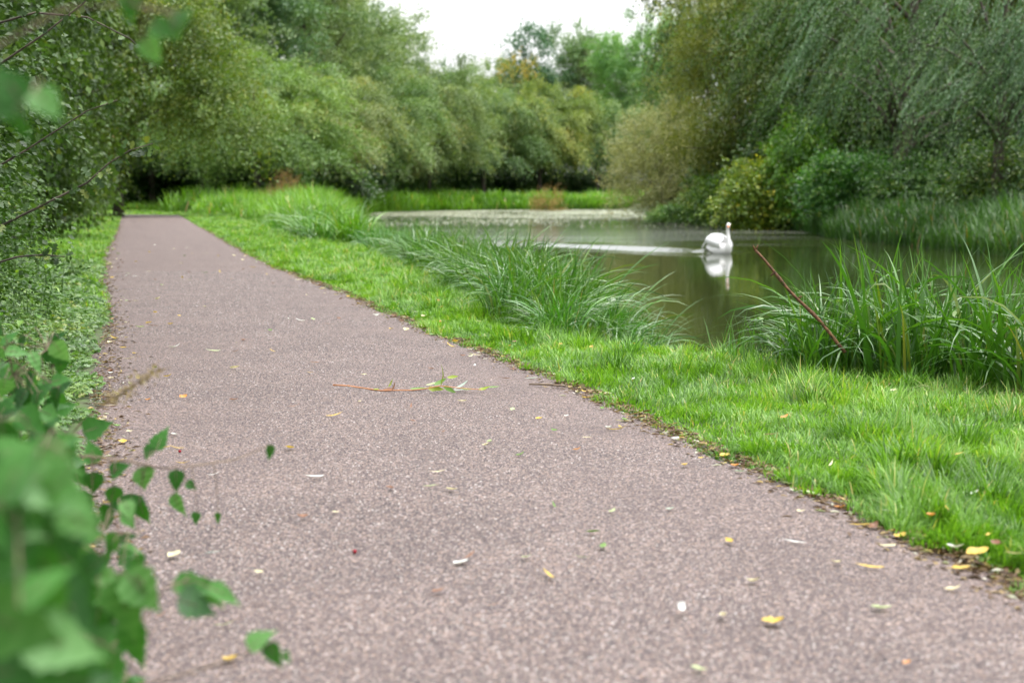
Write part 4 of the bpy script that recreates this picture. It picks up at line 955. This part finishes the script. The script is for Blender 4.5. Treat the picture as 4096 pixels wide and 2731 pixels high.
# (view x, view y, shape, colour, turn, size, label)
for q, a in enumerate([
 (1060, 1308, 'oval', 'white', .7, 1.0, 'pale cream willow leaf lying alone at the lower middle of the path'),
 (1562, 1424, 'oval', 'white', 1.2, 1.0, 'white leaf standing half upright near the bottom of the path'),
 (1778, 1447, 'broad', 'yellow', -.3, 1.0, 'curled orange yellow leaf near the bottom right of the path'),
 (1007, 1096, 'willow', 'cream', .1, .75, 'thin pale leaf lying level above the joined pair on the path'),
 (992, 1131, 'willow', 'palegreen', -.05, .7, 'thin pale green leaf touching a curled cream leaf'),
 (1038, 1139, 'oval', 'cream', -.5, .9, 'curled cream leaf touching a thin pale green leaf'),
 (1195, 1056, 'oval', 'green', .5, .8, 'small green curled leaf right of the path middle'),
 (1406, 1188, 'oval', 'palegreen', .9, .7, 'small light green leaf on the bare right half of the path'),
 (1238, 969, 'broad', 'yellow', -.2, .6, 'bright yellow leaf right of the path middle beside a white one'),
 (1301, 959, 'oval', 'white', .8, .6, 'small white leaf right of the bright yellow one'),
 (1326, 1041, 'oval', 'orange', .1, .7, 'orange leaf on the right half of the path'),
 (1083, 804, 'broad', 'white', .1, .9, 'bluish white leaf at the grass edge in the middle distance'),
 (1115, 826, 'oval', 'white', .6, .7, 'small white leaf at the grass edge next to the bluish white one'),
 (537, 925, 'oval', 'brown', .0, .9, 'dark brown leaf lying left of the path middle'),
 (421, 920, 'broad', 'orange', .8, .8, 'folded orange leaf standing up on the left half of the path'),
 (1454, 884, 'oval', 'white', .9, .6, 'white leaf caught in the verge grass'),
 (342, 745, 'broad', 'yellow', .2, .9, 'orange yellow leaf near the left hedge, left one of two'),
 (392, 749, 'broad', 'yellow', .1, .8, 'yellow leaf near the left hedge, right one of two'),
 (386, 869, 'oval', 'yellow', .0, 1.0, 'long yellow leaf on the left half of the path, below two cream leaves'),
 (341, 921, 'broad', 'orange', .3, .6, 'small orange leaf beside the dock at the left path edge'),
 (2246, 1298, 'broad', 'yellow', .3, 1.2, 'large yellow leaf in the grass edge at the right'),
 (2208, 1306, 'oval', 'yellow', .2, 1.1, 'yellow leaf joined to the large yellow one at the right grass edge'),
 (2190, 1357, 'oval', 'cream', -.2, .9, 'tan curled leaf on the gravel below the large yellow one'),
 (2195, 1282, 'oval', 'white', -.5, 1.0, 'white leaf in the grass edge just above the large yellow one'),
 (1985, 1208, 'willow', 'yellow', -.35, 1.0, 'long yellow cream leaf along the grass edge at the lower right'),
 (2045, 1196, 'oval', 'white', -.1, 1.0, 'silver white leaf lying on the grass edge at the lower right'),
 (2068, 1232, 'broad', 'yellow', .5, .8, 'pale yellow leaf on the gravel edge below the silver white one'),
 (2230, 1148, 'oval', 'white', .1, 1.2, 'pale grey leaf lying on the bright verge at the right'),
 (2083, 1537, 'broad', 'orange', .4, .35, 'tiny orange leaf at the bottom right of the path'),
 (1605, 1558, 'oval', 'palegreen', -.8, .8, 'pale green leaf cut by the bottom edge of the photo'),
 (517, 1448, 'willow', 'palegreen', .1, .6, 'thin pale green leaf near the blurred leaves at the lower left'),
 (532, 1527, 'broad', 'yellow', .2, .7, 'yellow crumpled leaf near the bottom left'),
 (401, 1284, 'broad', 'cream', 1.0, .8, 'cream crumpled leaf at the left path edge near the blurred leaves'),
 (491, 1279, 'thin', 'silver', .5, .6, 'tiny silver leaf right of the cream crumpled one'),
 (492, 1097, 'willow', 'white', .4, .55, 'thin white leaf by the sprig at the left path edge'),
 (420, 1068, 'willow', 'yellow', -.2, .7, 'curved yellow leaf under the sprig at the left path edge'),
 (1210, 1297, 'oval', 'palegreen', .6, .6, 'small pale green leaf right of the pale cream willow leaf'),
 (2025, 1407, 'oval', 'palegreen', -.2, 1.0, 'pale green leaf on the gravel at the lower right'),
 (1540, 1180, 'oval', 'silver', -.2, .6, 'small silvery leaf on the right half of the path'),
 (1840, 1178, 'oval', 'cream', -.3, .6, 'small cream leaf near the grass edge at the right'),
 (772, 1190, 'oval', 'cream', -.2, .5, 'small cream leaf left of the path middle'),
 (1346, 913, 'oval', 'yellow', -.3, .8, 'golden leaf lying at the tip of the grass edge'),
 (1420, 990, 'willow', 'yellow', -.1, 1.1, 'long yellow leaf in the litter of the grass edge'),
 (1440, 968, 'willow', 'cream', .1, 1.2, 'long cream leaf in the litter of the grass edge'),
 (1225, 870, 'willow', 'silver', -.1, 1.0, 'silver leaf on the stick at the grass edge'),
 (1665, 1047, 'broad', 'yellow', .4, .8, 'yellow leaf heading the leaf pile at the grass edge'),
 (1612, 1055, 'oval', 'yellow', -.4, .6, 'round yellow leaf left of the leaf pile at the grass edge'),
 (1690, 1070, 'broad', 'orange', -.4, .7, 'orange leaf in the leaf pile at the grass edge'),
 (1700, 1085, 'oval', 'silver', -.4, .9, 'silver leaf at the foot of the leaf pile at the grass edge'),
 (1810, 1112, 'oval', 'palegreen', -.6, 1.1, 'pale green leaf between the leaf pile and the yellow cream leaf'),
 (1930, 1165, 'broad', 'orange', -.4, .7, 'orange leaf at the grass edge above the yellow cream leaf'),
 (775, 838, 'oval', 'brown', .1, .01, ''),
 ]):
    if not a[6]: continue
    drop(*a, seed=q, tilt=(.9 if q == 1 else (.5 if q == 14 else 0.15 * math.sin(q))), group=None)
for vx, vy, lab in ((815, 1280, 'dark red berry alone on the gravel left of the cream willow leaf'), (413, 1040, 'dark red berry on the gravel above the curved yellow leaf')):
    p = onground(vx, vy, .02); mb = MB(); u = np.linspace(-1, 1, 7); tube(mb, [(0, 0, .006 * k_ + .006) for k_ in u], [max(.0006, .006 * math.sqrt(max(0, 1 - k_ * k_))) for k_ in u], 10)
    mb2 = mb; 
    o = mb2.build('berry', None, smooth=True); o.location = (p.x, p.y, surf(p.x, p.y)); 
    if 'berry' not in M: M['berry'] = plain_mat('berry', (.28, .01, .02), .25)
    o.data.materials.append(M['berry']); tag(o, lab, 'berry')
# stick at the grass edge
a_, b_ = onground(1215, 882, .03), onground(1300, 887, .03); mb = MB()
tube(mb, [Vector((0, 0, 0)), (b_ - a_) * .5 + Vector((0, 0, .004)), b_ - a_], [.004, .006, .005], 6)
o = mb.build('stick', M['stemgrey'], smooth=True, loc=a_); tag(o, 'short grey stick pointing from the gravel into the verge beside the twig', 'stick')
# unremarkable litter leaves, still one object each
LG = {'white': 'small white leaf among the litter scattered over the gravel', 'cream': 'small cream leaf among the litter scattered over the gravel', 'yellow': 'small yellow leaf among the litter scattered over the gravel',
      'green': 'small green leaf among the litter scattered over the gravel', 'brown': 'small brown leaf among the litter scattered over the gravel', 'palegreen': 'small pale green leaf among the litter scattered over the gravel'}
rl = random.Random(77); cnt = 0
while cnt < 235:
    Y = math.exp(rl.uniform(math.log(3.0), math.log(26)))
    if Y < 5 and rl.random() < .55: continue
    a_, b_ = float(xL(np.array([Y]))[0]), float(xR(np.array([Y]))[0]); e = rl.random()
    X = a_ + (b_ - a_) * (rl.random() if e < .5 else (abs(rl.gauss(0, .05)) if e < .72 else 1 - abs(rl.gauss(0, .035))))
    if abs(X) > Y * .36: continue
    c_ = rl.choice(['white', 'cream', 'cream', 'yellow', 'yellow', 'green', 'brown', 'brown', 'palegreen']); 
    drop(0, 0, rl.choice(['willow', 'oval', 'thin', 'broad', 'oval']), c_, rl.uniform(0, 6.28), rl.uniform(.55, 1.05) * (1 if Y < 8 else 1.25), LG[c_], 'small leaves scattered on the path', xy=(X, Y), seed=rl.randrange(4), tilt=rl.uniform(-.3, .3)); cnt += 1
# uncountable crumbs along both edges
rng = np.random.default_rng(140); n = 24000
y = np.exp(rng.uniform(math.log(2.5), math.log(45), n)); side = rng.random(n) < .25
x = np.where(side, xL(y) + np.abs(rng.normal(0, .09, n)) - .03, xR(y) - np.abs(rng.normal(0, .07, n)) + .07)
k = frus(x, y, .5) & (rng.random(n) < .35 + .65 * vnoise(x, y, .4, 141)); x, y = x[k], y[k]; n = len(x)
z = np.where(path_sd(x, y) < 0, pz(x, y), gz(x, y) + .01) + .004
mb = MB(); a = rng.uniform(0, 6.28, n)
leaves(mb, np.stack([x, y, z], 1), np.stack([np.cos(a), np.sin(a), rng.normal(0, .15, n)], 1), np.array([[0, 0, 1.0]]) + rng.normal(0, .3, (n, 3)), rng.uniform(.008, .045, n), rng.uniform(.004, .014, n), rng.random(n), 'diamond')
M['litter'] = leaf_mat('litter', [(0, (.045, .03, .02)), (.45, (.13, .075, .04)), (.8, (.22, .16, .08)), (.9, (.36, .26, .08)), (.95, (.14, .18, .06)), (1, (.5, .48, .40))], .6, .3, .15)
tag(mb.build('leaf_litter', M['litter']), 'crumbs of dead leaves along both edges of the gravel', 'leaf litter', kind='stuff')

# ------------------------------------------------------------------ herbs at the left path edge
rng = np.random.default_rng(151); n = 120000
y = np.exp(rng.uniform(math.log(1.9), math.log(19), n)); off = rng.random(n) ** .8 * 1.7 - .06
x = xL(y) - off; hh = (.035 + .26 * np.clip(off, 0, 1.5) ** 1.1) * (.35 + .9 * vnoise(x, y, .35, 152)) * (1.15 - .55 * sstep(12, 19, y))
k = frus(x, y, .6) & ((vnoise(x, y, .9, 153) > .22) | (off > .7)) & (off > vnoise(x, y, .3, 154) * .22 - .08)
x, y, hh, off = x[k], y[k], hh[k], off[k]; n = len(x)
z = gz(x, y) + hh * rng.random(n) ** .5
a = rng.uniform(0, 6.28, n)
mb = MB(); sz = rng.uniform(.018, .045, n) * np.maximum(1, y / 9)
r = np.clip(.25 + .5 * vnoise(x, y, .5, 155) + rng.normal(0, .18, n), 0, .97)
leaves(mb, np.stack([x, y, z], 1), np.stack([np.cos(a), np.sin(a), rng.normal(-.15, .3, n)], 1), unit(np.array([[.15, -.25, 1.0]]) + rng.normal(0, .35, (n, 3))), sz, sz * .8, r, 'lobed')
tag(mb.build('herb_cover', M['herb']), 'low leafy herbs between the left hedge and the gravel', 'herbs', kind='stuff')
# a few nettles and docks standing in them
for vx, vy, lab, s_, ti in [(70, 760, 'bright nettle in front of the left hedge, highest of the herbs', 1.1, (1.3, 1.3, .8)), (130, 700, 'nettle by the left hedge behind the bright one', 1.0, (1, 1, 1)), (25, 700, 'dark nettle at the left edge of the photo under the hedge', 1.2, (.8, .9, .9)),
                            (60, 900, 'nettle at the left edge of the photo behind the dock', .9, (1, 1.1, 1)), (180, 640, 'small nettle where the hedge meets the left verge', .8, (1, 1, 1))]:
    p = onground(vx, vy, .0); c = copy_tree(N1); c.location = ground_pt(p.x, p.y); c.scale = (s_,) * 3; c.rotation_euler = (0, 0, vx); c['label'] = lab
    for ch in c.children: ch.color = (*ti, 1)
dk = empty('dock_plant', ground_pt(-1.78, 4.75)); tag(dk, 'dock plant with broad green leaves at the left path edge', 'plant')
for i, (az, L, W, pt, cl) in enumerate([(.3, .24, .10, .5, -.4), (-.5, .23, .11, .35, -.5), (1.2, .26, .10, .6, -.4), (2.3, .22, .10, .7, -.3), (3.3, .22, .09, .5, -.4), (-1.5, .24, .11, .4, -.5), (-2.4, .2, .09, .6, -.3), (.9, .18, .08, .9, -.3)]):
    V, F = one_leaf(300 + i, L, W, cl, fold=.35, n=10); V[:, 0] += L / 2 + .03
    mb = MB(); mb.add(V, [F], [np.full(len(F), .35 + .07 * i)]); o = mb.build('leaf', M['herb'], dk, smooth=True); o.rotation_euler = (0, -pt, az); o.location = (0, 0, .02); o.color = (.95, 1.05, .8, 1)

# ------------------------------------------------------------------ out-of-focus sprigs close to the camera
def toothed_leaf(mb, P, X, N, L, W, rnd, droop=.25, lobes=0, seed=0):
    rng = np.random.default_rng(seed); n = 11; t = np.linspace(0, 1, n)
    w_ = W * 1.25 * np.sin(np.pi * np.clip(t, 0, 1) ** .62) ** .9 * (1 - t) ** .35 * .5; w_[0] = .02 * W
    if lobes: w_ = w_ * (1 + .28 * np.sin(t * lobes * 6.28))
    w_ = w_ * (1 + .10 * np.where(np.arange(n) % 2, 1, -1)); w_[-1] = 0.0005
    X = unit(np.array(X, float)); Y = unit(np.cross(N, X)); Z = np.cross(X, Y)
    V = []
    for i in range(n):
        c = np.array(P) + X * L * t[i] - Z * droop * L * t[i] ** 2
        V += [c - Y * w_[i] + Z * w_[i] * .25, c, c + Y * w_[i] + Z * w_[i] * .25]
    F = []
    for i in range(n - 1): a = 3 * i; F += [[a, a + 1, a + 4, a + 3], [a + 1, a + 2, a + 5, a + 4]]
    vr = np.clip(rnd + np.repeat(np.where(np.arange(n - 1) % 2, .05, -.05), 2) + rng.normal(0, .03, 2 * n - 2), 0, 1)
    mb.add(np.array(V), [np.array(F)], [vr])
M['nearleaf'] = leaf_mat('shoot leaf', [(0, (.012, .06, .008)), (.5, (.035, .14, .018)), (.85, (.07, .20, .04)), (1, (.13, .28, .09))], .42, .25, .3)
def sprig(name, label, cat, pts, leafs, r0=.003, mat=None):
    """pts: list of (view x, view y, distance) that the stem runs through, rooted at the hedge foot; leafs: (view x, view y, distance, L, W, screen angle, rnd)"""
    P = [atY(*p) for p in pts]; root = P[0].copy(); root.z = float(gz(np.array([root.x]), np.array([root.y]))[0])
    r = empty(name, root); tag(r, label, cat)
    pl = [Vector((0, 0, -.02))] if P[0].z > root.z + .03 else []
    st_ = MB(); tube(st_, pl + [p - root for p in P], np.linspace(r0, r0 * .4, len(pl) + len(P)), 6)
    fine = [P[i].lerp(P[i + 1], t) - root for i in range(len(P) - 1) for t in (0, .25, .5, .75)] + [P[-1] - root]
    for i, (vx, vy, D, L, W, sa, rn) in enumerate(leafs):
        c = atY(vx, vy, D) - root; rg2 = random.Random(i * 13 + len(label))
        X = Vector((math.cos(R(sa)), rg2.uniform(-.35, .35), math.sin(R(sa)))).normalized()
        N = Vector((rg2.uniform(-.6, .6), -.75, .65 + rg2.uniform(-.5, .5))); b0 = c - X * L * .5
        q = min(fine, key=lambda p: (p - b0).length); m_ = (q + b0) / 2 + Vector((0, 0, .12 * (q - b0).length))
        tube(st_, [q, m_, b0, c], [.0013, .001, .0009, .0005], 5)
        mb = MB(); toothed_leaf(mb, b0, X, N, L, W, rn, droop=.2, seed=i); o = mb.build('leaf', mat or M['nearleaf'], r, smooth=True)
    st_.build('stem', M['stemgrey'], r, smooth=True)
    return r
def rnd_leaves(seed, n, vx0, vx1, vy0, vy1, D0, D1, L0, L1):
    g = random.Random(seed); o = []
    for _ in range(n):
        vy = g.uniform(vy0, vy1); o.append((vx0 + (vx1 + (vy - vy0) * .22 - vx0) * g.random() ** .8, vy, g.uniform(D0, D1), g.uniform(L0, L1), g.uniform(L0, L1) * .62, g.uniform(-140, 60), g.random() ** 1.3))
    return o
sprig('hazel_shoot', 'very blurred leafy shoot filling the bottom left corner, nearest the camera', 'shoot',
      [(-260, 1500, 1.15), (-120, 1350, 1.15), (-20, 1200, 1.15), (60, 1080, 1.12), (110, 1010, 1.1)],
      [(vx_, vy_, D_, L_ * .8, W_ * .78, sa_, min(1, rn_ * 1.15)) for vx_, vy_, D_, L_, W_, sa_, rn_ in [(20, 1290, 1.2, .09, .07, -30, .2), (100, 1280, 1.22, .08, .06, -100, .15), (170, 1400, 1.2, .08, .06, -40, .1), (70, 1390, 1.2, .09, .07, 200, .3), (0, 1480, 1.2, .09, .07, 60, .2), (180, 1560, 1.2, .08, .06, 10, .1), (30, 1130, 1.2, .08, .06, 150, .3), (90, 1180, 1.22, .08, .055, -120, .1),
       (40, 1075, 1.1, .080, .055, 70, .6), (-10, 1180, 1.15, .09, .065, 200, .3), (140, 1130, 1.1, .085, .055, -25, .75), (190, 1200, 1.12, .055, .04, -40, .8), (60, 1240, 1.1, .095, .065, -60, .35),
       (-30, 1320, 1.1, .10, .07, 20, .45), (110, 1350, 1.12, .09, .065, -80, .5), (40, 1440, 1.08, .10, .075, -30, .7), (150, 1480, 1.1, .085, .06, -15, .95), (30, 1540, 1.1, .10, .07, 10, .35), (120, 1550, 1.15, .08, .06, 160, .4), (-60, 1050, 1.15, .09, .06, 100, .3)]] + rnd_leaves(5, 16, -40, 120, 1050, 1580, 1.05, 1.35, .045, .07))
sprig('hazel_shoot', 'blurred drooping leaves on a shoot just right of the bottom left corner', 'shoot',
      [(-150, 1560, 1.75), (60, 1400, 1.75), (200, 1330, 1.8), (300, 1310, 1.8), (330, 1340, 1.8)],
      [(290, 1400, 1.8, .085, .055, -75, .75), (330, 1360, 1.8, .075, .05, -50, .9), (250, 1340, 1.85, .08, .05, 10, .95), (180, 1380, 1.7, .08, .055, -80, .25), (310, 1480, 1.85, .07, .05, -80, .55), (220, 1450, 1.8, .07, .05, -100, .3)])
sprig('bramble_shoot', 'bramble shoot ending in one blurred green leaf pair over the lower left gravel', 'shoot',
      [(-100, 1590, 1.9), (100, 1520, 1.95), (260, 1480, 2.0), (330, 1420, 2.0), (380, 1350, 2.0), (420, 1335, 2.0)],
      [(455, 1390, 2.0, .062, .055, -20, .05), (450, 1345, 2.02, .075, .035, -5, .55), (520, 1365, 2.0, .060, .028, -30, .8), (480, 1365, 2.05, .06, .03, -45, .8)])
sprig('bramble_shoot', 'low blurred shoot reaching furthest right at the bottom, with two small leaves', 'shoot',
      [(100, 1640, 1.9), (300, 1580, 1.9), (450, 1540, 1.9), (540, 1510, 1.9), (600, 1490, 1.9)],
      [(600, 1465, 1.9, .045, .036, 40, .9), (630, 1505, 1.9, .040, .024, -60, .45), (660, 1510, 1.92, .022, .016, -50, .4)])
sprig('hawthorn_sprig', 'leafy sprig hanging over the left path edge below the dock', 'shoot',
      [(-60, 1130, 2.9), (80, 1060, 2.9), (150, 1045, 2.9), (230, 1050, 2.9), (300, 1060, 2.9), (370, 1075, 2.9), (440, 1070, 2.9), (540, 1055, 2.95), (612, 1025, 3.0)],
      [(180, 1090, 2.9, .06, .04, -70, .4), (215, 1110, 2.9, .05, .04, -95, .3), (330, 1100, 2.9, .055, .045, -80, .9), (405, 1105, 2.9, .05, .032, -85, .3), (370, 1005, 3.0, .06, .04, 70, .5), (350, 1030, 3.0, .055, .035, 40, .35),
       (440, 1115, 2.9, .028, .02, -30, .3), (410, 1160, 2.9, .055, .028, -60, .9), (300, 1165, 2.9, .06, .05, -90, .25), (330, 1180, 2.9, .05, .035, -70, .4), (260, 1140, 2.9, .05, .035, -100, .5), (450, 1190, 2.9, .028, .022, -100, .4),
       (500, 1190, 2.95, .028, .014, -100, .5), (275, 1075, 2.9, .05, .035, 30, .3), (210, 1035, 3.0, .06, .04, 120, .6), (245, 1190, 2.9, .06, .045, -110, .35), (200, 1160, 2.9, .06, .05, -120, .3), (620, 1040, 3.0, .038, .018, -95, .35), (225, 980, 3.1, .07, .05, 20, .45)])
sprig('hazel_shoot', 'very blurred pale leaves in front of the hedge at upper left', 'shoot',
      [(-330, 700, 1.3), (-200, 420, 1.3), (-60, 280, 1.3), (60, 230, 1.3), (110, 225, 1.3)],
      [(20, 190, 1.2, .040, .028, 120, .3), (110, 240, 1.2, .034, .026, -40, .85), (50, 290, 1.2, .03, .022, -80, .35), (-10, 230, 1.2, .045, .03, 170, .3)])
sprig('hazel_shoot', 'thin blurred overhanging shoot with pale leaves near the top left', 'shoot',
      [(-300, 420, 1.5), (-100, 160, 1.5), (150, 20, 1.5), (300, 10, 1.5), (390, 30, 1.5)],
      [(415, 40, 1.5, .034, .022, 60, .6), (350, 120, 1.55, .034, .024, -60, .9), (410, 60, 1.5, .035, .025, -110, .8), (300, 20, 1.5, .04, .025, -80, .4), (375, 70, 1.5, .03, .022, -30, .5)])
sprig('bramble_shoot', 'blurred leafy shoot in the lower left corner, behind the nearest one', 'shoot',
      [(-200, 1560, 1.7), (-60, 1400, 1.7), (20, 1240, 1.75), (70, 1100, 1.8), (100, 1020, 1.8)], rnd_leaves(1, 46, -30, 150, 1020, 1560, 1.5, 2.0, .05, .075))
sprig('bramble_shoot', 'leafy shoot at the left edge between the dock and the blurred corner leaves', 'shoot',
      [(-200, 1300, 2.5), (-60, 1160, 2.5), (30, 1060, 2.5), (120, 1000, 2.6)], rnd_leaves(2, 34, -20, 150, 960, 1240, 2.3, 2.9, .05, .08))
sprig('bramble_shoot', 'low leafy shoot on the ground at the very bottom left', 'shoot',
      [(-60, 1620, 2.0), (60, 1580, 2.1), (180, 1540, 2.1), (300, 1545, 2.1)], rnd_leaves(3, 30, 40, 300, 1470, 1600, 1.95, 2.3, .035, .06))
sprig('bramble_shoot', 'leafy shoot standing at the left edge above the dock, in front of the herbs', 'shoot',
      [(-160, 1080, 3.3), (-60, 960, 3.3), (30, 860, 3.3), (110, 800, 3.4)], rnd_leaves(4, 40, -30, 130, 760, 960, 3.1, 3.7, .045, .075))
sprig('bramble_shoot', 'thin leafy shoot trailing onto the gravel left of the cream crumpled leaf', 'shoot',
      [(40, 1330, 2.4), (140, 1270, 2.4), (230, 1240, 2.4), (320, 1215, 2.4)], rnd_leaves(6, 26, 120, 290, 1150, 1330, 2.3, 2.6, .03, .05))
# hawthorn branches of the nearest bush, sharp glossy leaves
def branch(parent, seed, pts, ll=.045, nl=40, side=.9):
    root = Vector(parent.location); P = np.array([list(atY(*p) - root) for p in pts]); rng = np.random.default_rng(seed)
    mb = MB(); tube(mb, P, np.linspace(.006, .0018, len(P)), 6); b = mb.build('branch', M['bark'], parent, smooth=True)
    lf = MB(); seg = np.linspace(0, len(P) - 1.001, nl); i = seg.astype(int); f = (seg - i)[:, None]; Q = P[i] * (1 - f) + P[i + 1] * f
    Tn = unit(P[i + 1] - P[i]); X = unit(Tn * .5 + rng.normal(0, .7, (nl, 3)) + np.array([0, -.2, -.1])); N = unit(np.array([0, -.5, .8]) + rng.normal(0, .5, (nl, 3)))
    leaves(lf, Q + X * .012, X, N, ll * rng.uniform(.6, 1.2, nl), ll * .9 * rng.uniform(.6, 1.1, nl), rng.random(nl) * .95, 'lobed'); lf.build('foliage', M['hedge'], b)
branch(HB1, 1, [(-40, 540, 6.2), (60, 490, 6.1), (140, 450, 6.0), (200, 420, 6.0), (250, 375, 5.9), (300, 345, 5.9), (350, 330, 5.9)], .055, 46)
branch(HB1, 2, [(-60, 400, 6.3), (0, 380, 6.2), (60, 345, 6.2), (130, 300, 6.2), (200, 255, 6.1), (270, 230, 6.1)], .045, 40)
branch(HB1, 3, [(-60, 190, 6.3), (40, 120, 6.3), (100, 80, 6.2), (150, 40, 6.2), (190, 10, 6.2), (230, -30, 6.2)], .042, 44)
branch(HB1, 4, [(-60, 620, 6.3), (40, 590, 6.2), (100, 585, 6.1), (150, 590, 6.0)], .042, 34)
branch(HB1, 5, [(-60, 70, 6.5), (80, 30, 6.5), (200, 40, 6.4), (300, 90, 6.4), (360, 150, 6.4)], .045, 44)
# dry stalk in front of the left path edge
P = [atY(*p) for p in [(150, 1010, 3.2), (190, 968, 3.2), (235, 930, 3.1), (270, 910, 3.1), (330, 870, 3.0), (370, 845, 3.0)]]
root = Vector(ground_pt(P[0].x - .06, P[0].y)); r = empty('dry_stalk', root); tag(r, 'blurred dry seed stalk arching over the left path edge', 'stalk')
mb = MB(); tube(mb, [Vector((0, 0, 0))] + [p - root for p in P], np.linspace(.003, .0012, 7), 6); mb.build('stem', M['stemgrey'], r, smooth=True)
rng = np.random.default_rng(171); n = 160; t = rng.uniform(2.2, 4.99, n); i = t.astype(int); A = np.array([list(p - root) for p in P]); Q = A[i] * (1 - (t - i))[:, None] + A[i + 1] * (t - i)[:, None] + rng.normal(0, .008, (n, 3))
mb = MB(); leaves(mb, Q, rng.normal(0, 1, (n, 3)), rng.normal(0, 1, (n, 3)), .012, .005, rng.random(n), 'diamond'); mb.build('seed_head', M['dryplant'], r)

# pale duckweed drifting on the far reach
rng = np.random.default_rng(181); n = 60000
y = rng.uniform(55, 130, n); x = rng.uniform(-12, 11, n); k = (pond_sd(x, y) < -.1) & frus(x, y, 2)
dens = sstep(56, 118, y) * .8 + .01 + .2 * sstep(104, 124, y + (vnoise(x, y, 6, 182) - .5) * 22)
k &= rng.random(n) < dens * (.25 + 1.1 * (vnoise(x * .5, y, 3.0, 183) > .45)); x, y = x[k], y[k]; n = len(x)
mb = MB(); a = rng.uniform(0, 6.28, n)
leaves(mb, np.stack([x, y, np.full(n, WZ + .012)], 1), np.stack([np.cos(a), np.sin(a), np.zeros(n)], 1), np.array([[0, 0, 1.0]]) + rng.normal(0, .05, (n, 3)), rng.uniform(.05, .20, n), rng.uniform(.05, .16, n), rng.random(n), 'diamond')
M['duckweed'] = leaf_mat('duckweed', [(0, (.26, .31, .20)), (.5, (.46, .49, .38)), (1, (.72, .72, .66))], .35, .6, .1)
tag(mb.build('duckweed', M['duckweed']), 'pale duckweed and fallen leaves floating on the far water', 'duckweed', kind='stuff')

# darker coarse tufts in the lawn
tf = []
for sd in (1, 2):
    rg3 = np.random.default_rng(190 + sd); n = 150; a = rg3.uniform(0, 6.28, n); r = .07 * rg3.random(n) ** .6
    mb = MB(); blades(mb, np.stack([np.cos(a) * r, np.sin(a) * r, np.full(n, -.01)], 1), rg3.uniform(.07, .19, n), .0055, a + rg3.normal(0, .5, n), rg3.uniform(.9, 1.5, n), rg3.uniform(.2, 1.3, n), np.clip(rg3.normal(.3, .2, n), 0, .9), nseg=4)
    tf.append(mb.build('grass_tuft', M['grass']))
pt = onground(1412, 858); tf[0].location = ground_pt(pt.x, pt.y); tf[0].color = (.45, .55, .5, 1); tag(tf[0], 'dark green coarse tuft standing in the verge grass right of the twig', 'grass tuft')
rg4 = random.Random(3); used = False
for i in range(46):
    Y = math.exp(rg4.uniform(math.log(3.2), math.log(16))); xa, xb = float(xR(np.array([Y]))[0]) + .25, min(float(shoreX(np.array([Y]))[0]) - .3, Y * .36)
    if xb <= xa: continue
    X = rg4.uniform(xa, xb); s_ = rg4.uniform(.55, .95)
    if not used: o = tf[1]; used = True
    else: o = tf[1].copy(); col.objects.link(o)
    o.location = ground_pt(X, Y); o.rotation_euler = (0, 0, rg4.uniform(0, 6.28)); o.scale = (s_ * 1.3, s_ * 1.3, s_); k_ = rg4.uniform(.6, 1.0); o.color = (k_, k_ * 1.05, k_ * 1.1, 1)
    tag(o, 'coarse green tuft standing in the short verge grass', 'grass tuft', 'coarse tufts in the verge')
for i in range(34):
    Y = math.exp(rg4.uniform(math.log(3.0), math.log(12))); xa, xb = float(xR(np.array([Y]))[0]) + .05, min(float(shoreX(np.array([Y]))[0]) - .5, Y * .36)
    if xb <= xa: continue
    X = xa + (xb - xa) * rg4.random() ** 1.5; c_ = rg4.choice(['yellow', 'white', 'brown', 'cream', 'orange'])
    o = drop(0, 0, rg4.choice(['willow', 'oval', 'broad']), c_, rg4.uniform(0, 6.28), rg4.uniform(.6, .9), 'small ' + c_ + ' leaf caught in the short verge grass', 'small leaves caught in the verge grass', xy=(X, Y), seed=rg4.randrange(4), tilt=rg4.uniform(-.5, .5))
    o.location.z += .02

# low growth at the foot of the left hedge
cm, C = mound(401, .045, .036, 150, slen=.5, droop=.4, rz=1.0)
L1 = tree('bramble_bush', 'low dark bramble at the left edge of the photo, nearest one under the hedge', 'bush', ground_pt(-3.5, 7.2), M['hedge'], cm, limbs_mb(401, 1.8, C, .02, 14, .05), None, (1.1, 1.2, 1.0), 0, (.62, .62, .56))
for x, y, lab, rz, sc, ti in [(-4.5, 9.6, 'low bramble under the hedge just beyond the nearest one', 1.3, (.75, .8, .62), (1.3, 1.3, 1.0)),
                              (-6.1, 13.0, 'low bramble under the hedge where the left grass strip widens', 2.9, (.9, 1.0, .7), (1.2, 1.3, 1.1)),
                              (-8.6, 20.5, 'low bramble under the hedge beside the far end of the left grass strip', 4.1, (1.1, 1.6, .8), (1.3, 1.35, 1.0))]:
    retree(L1, lab, ground_pt(x, y), ti, rz, sc)
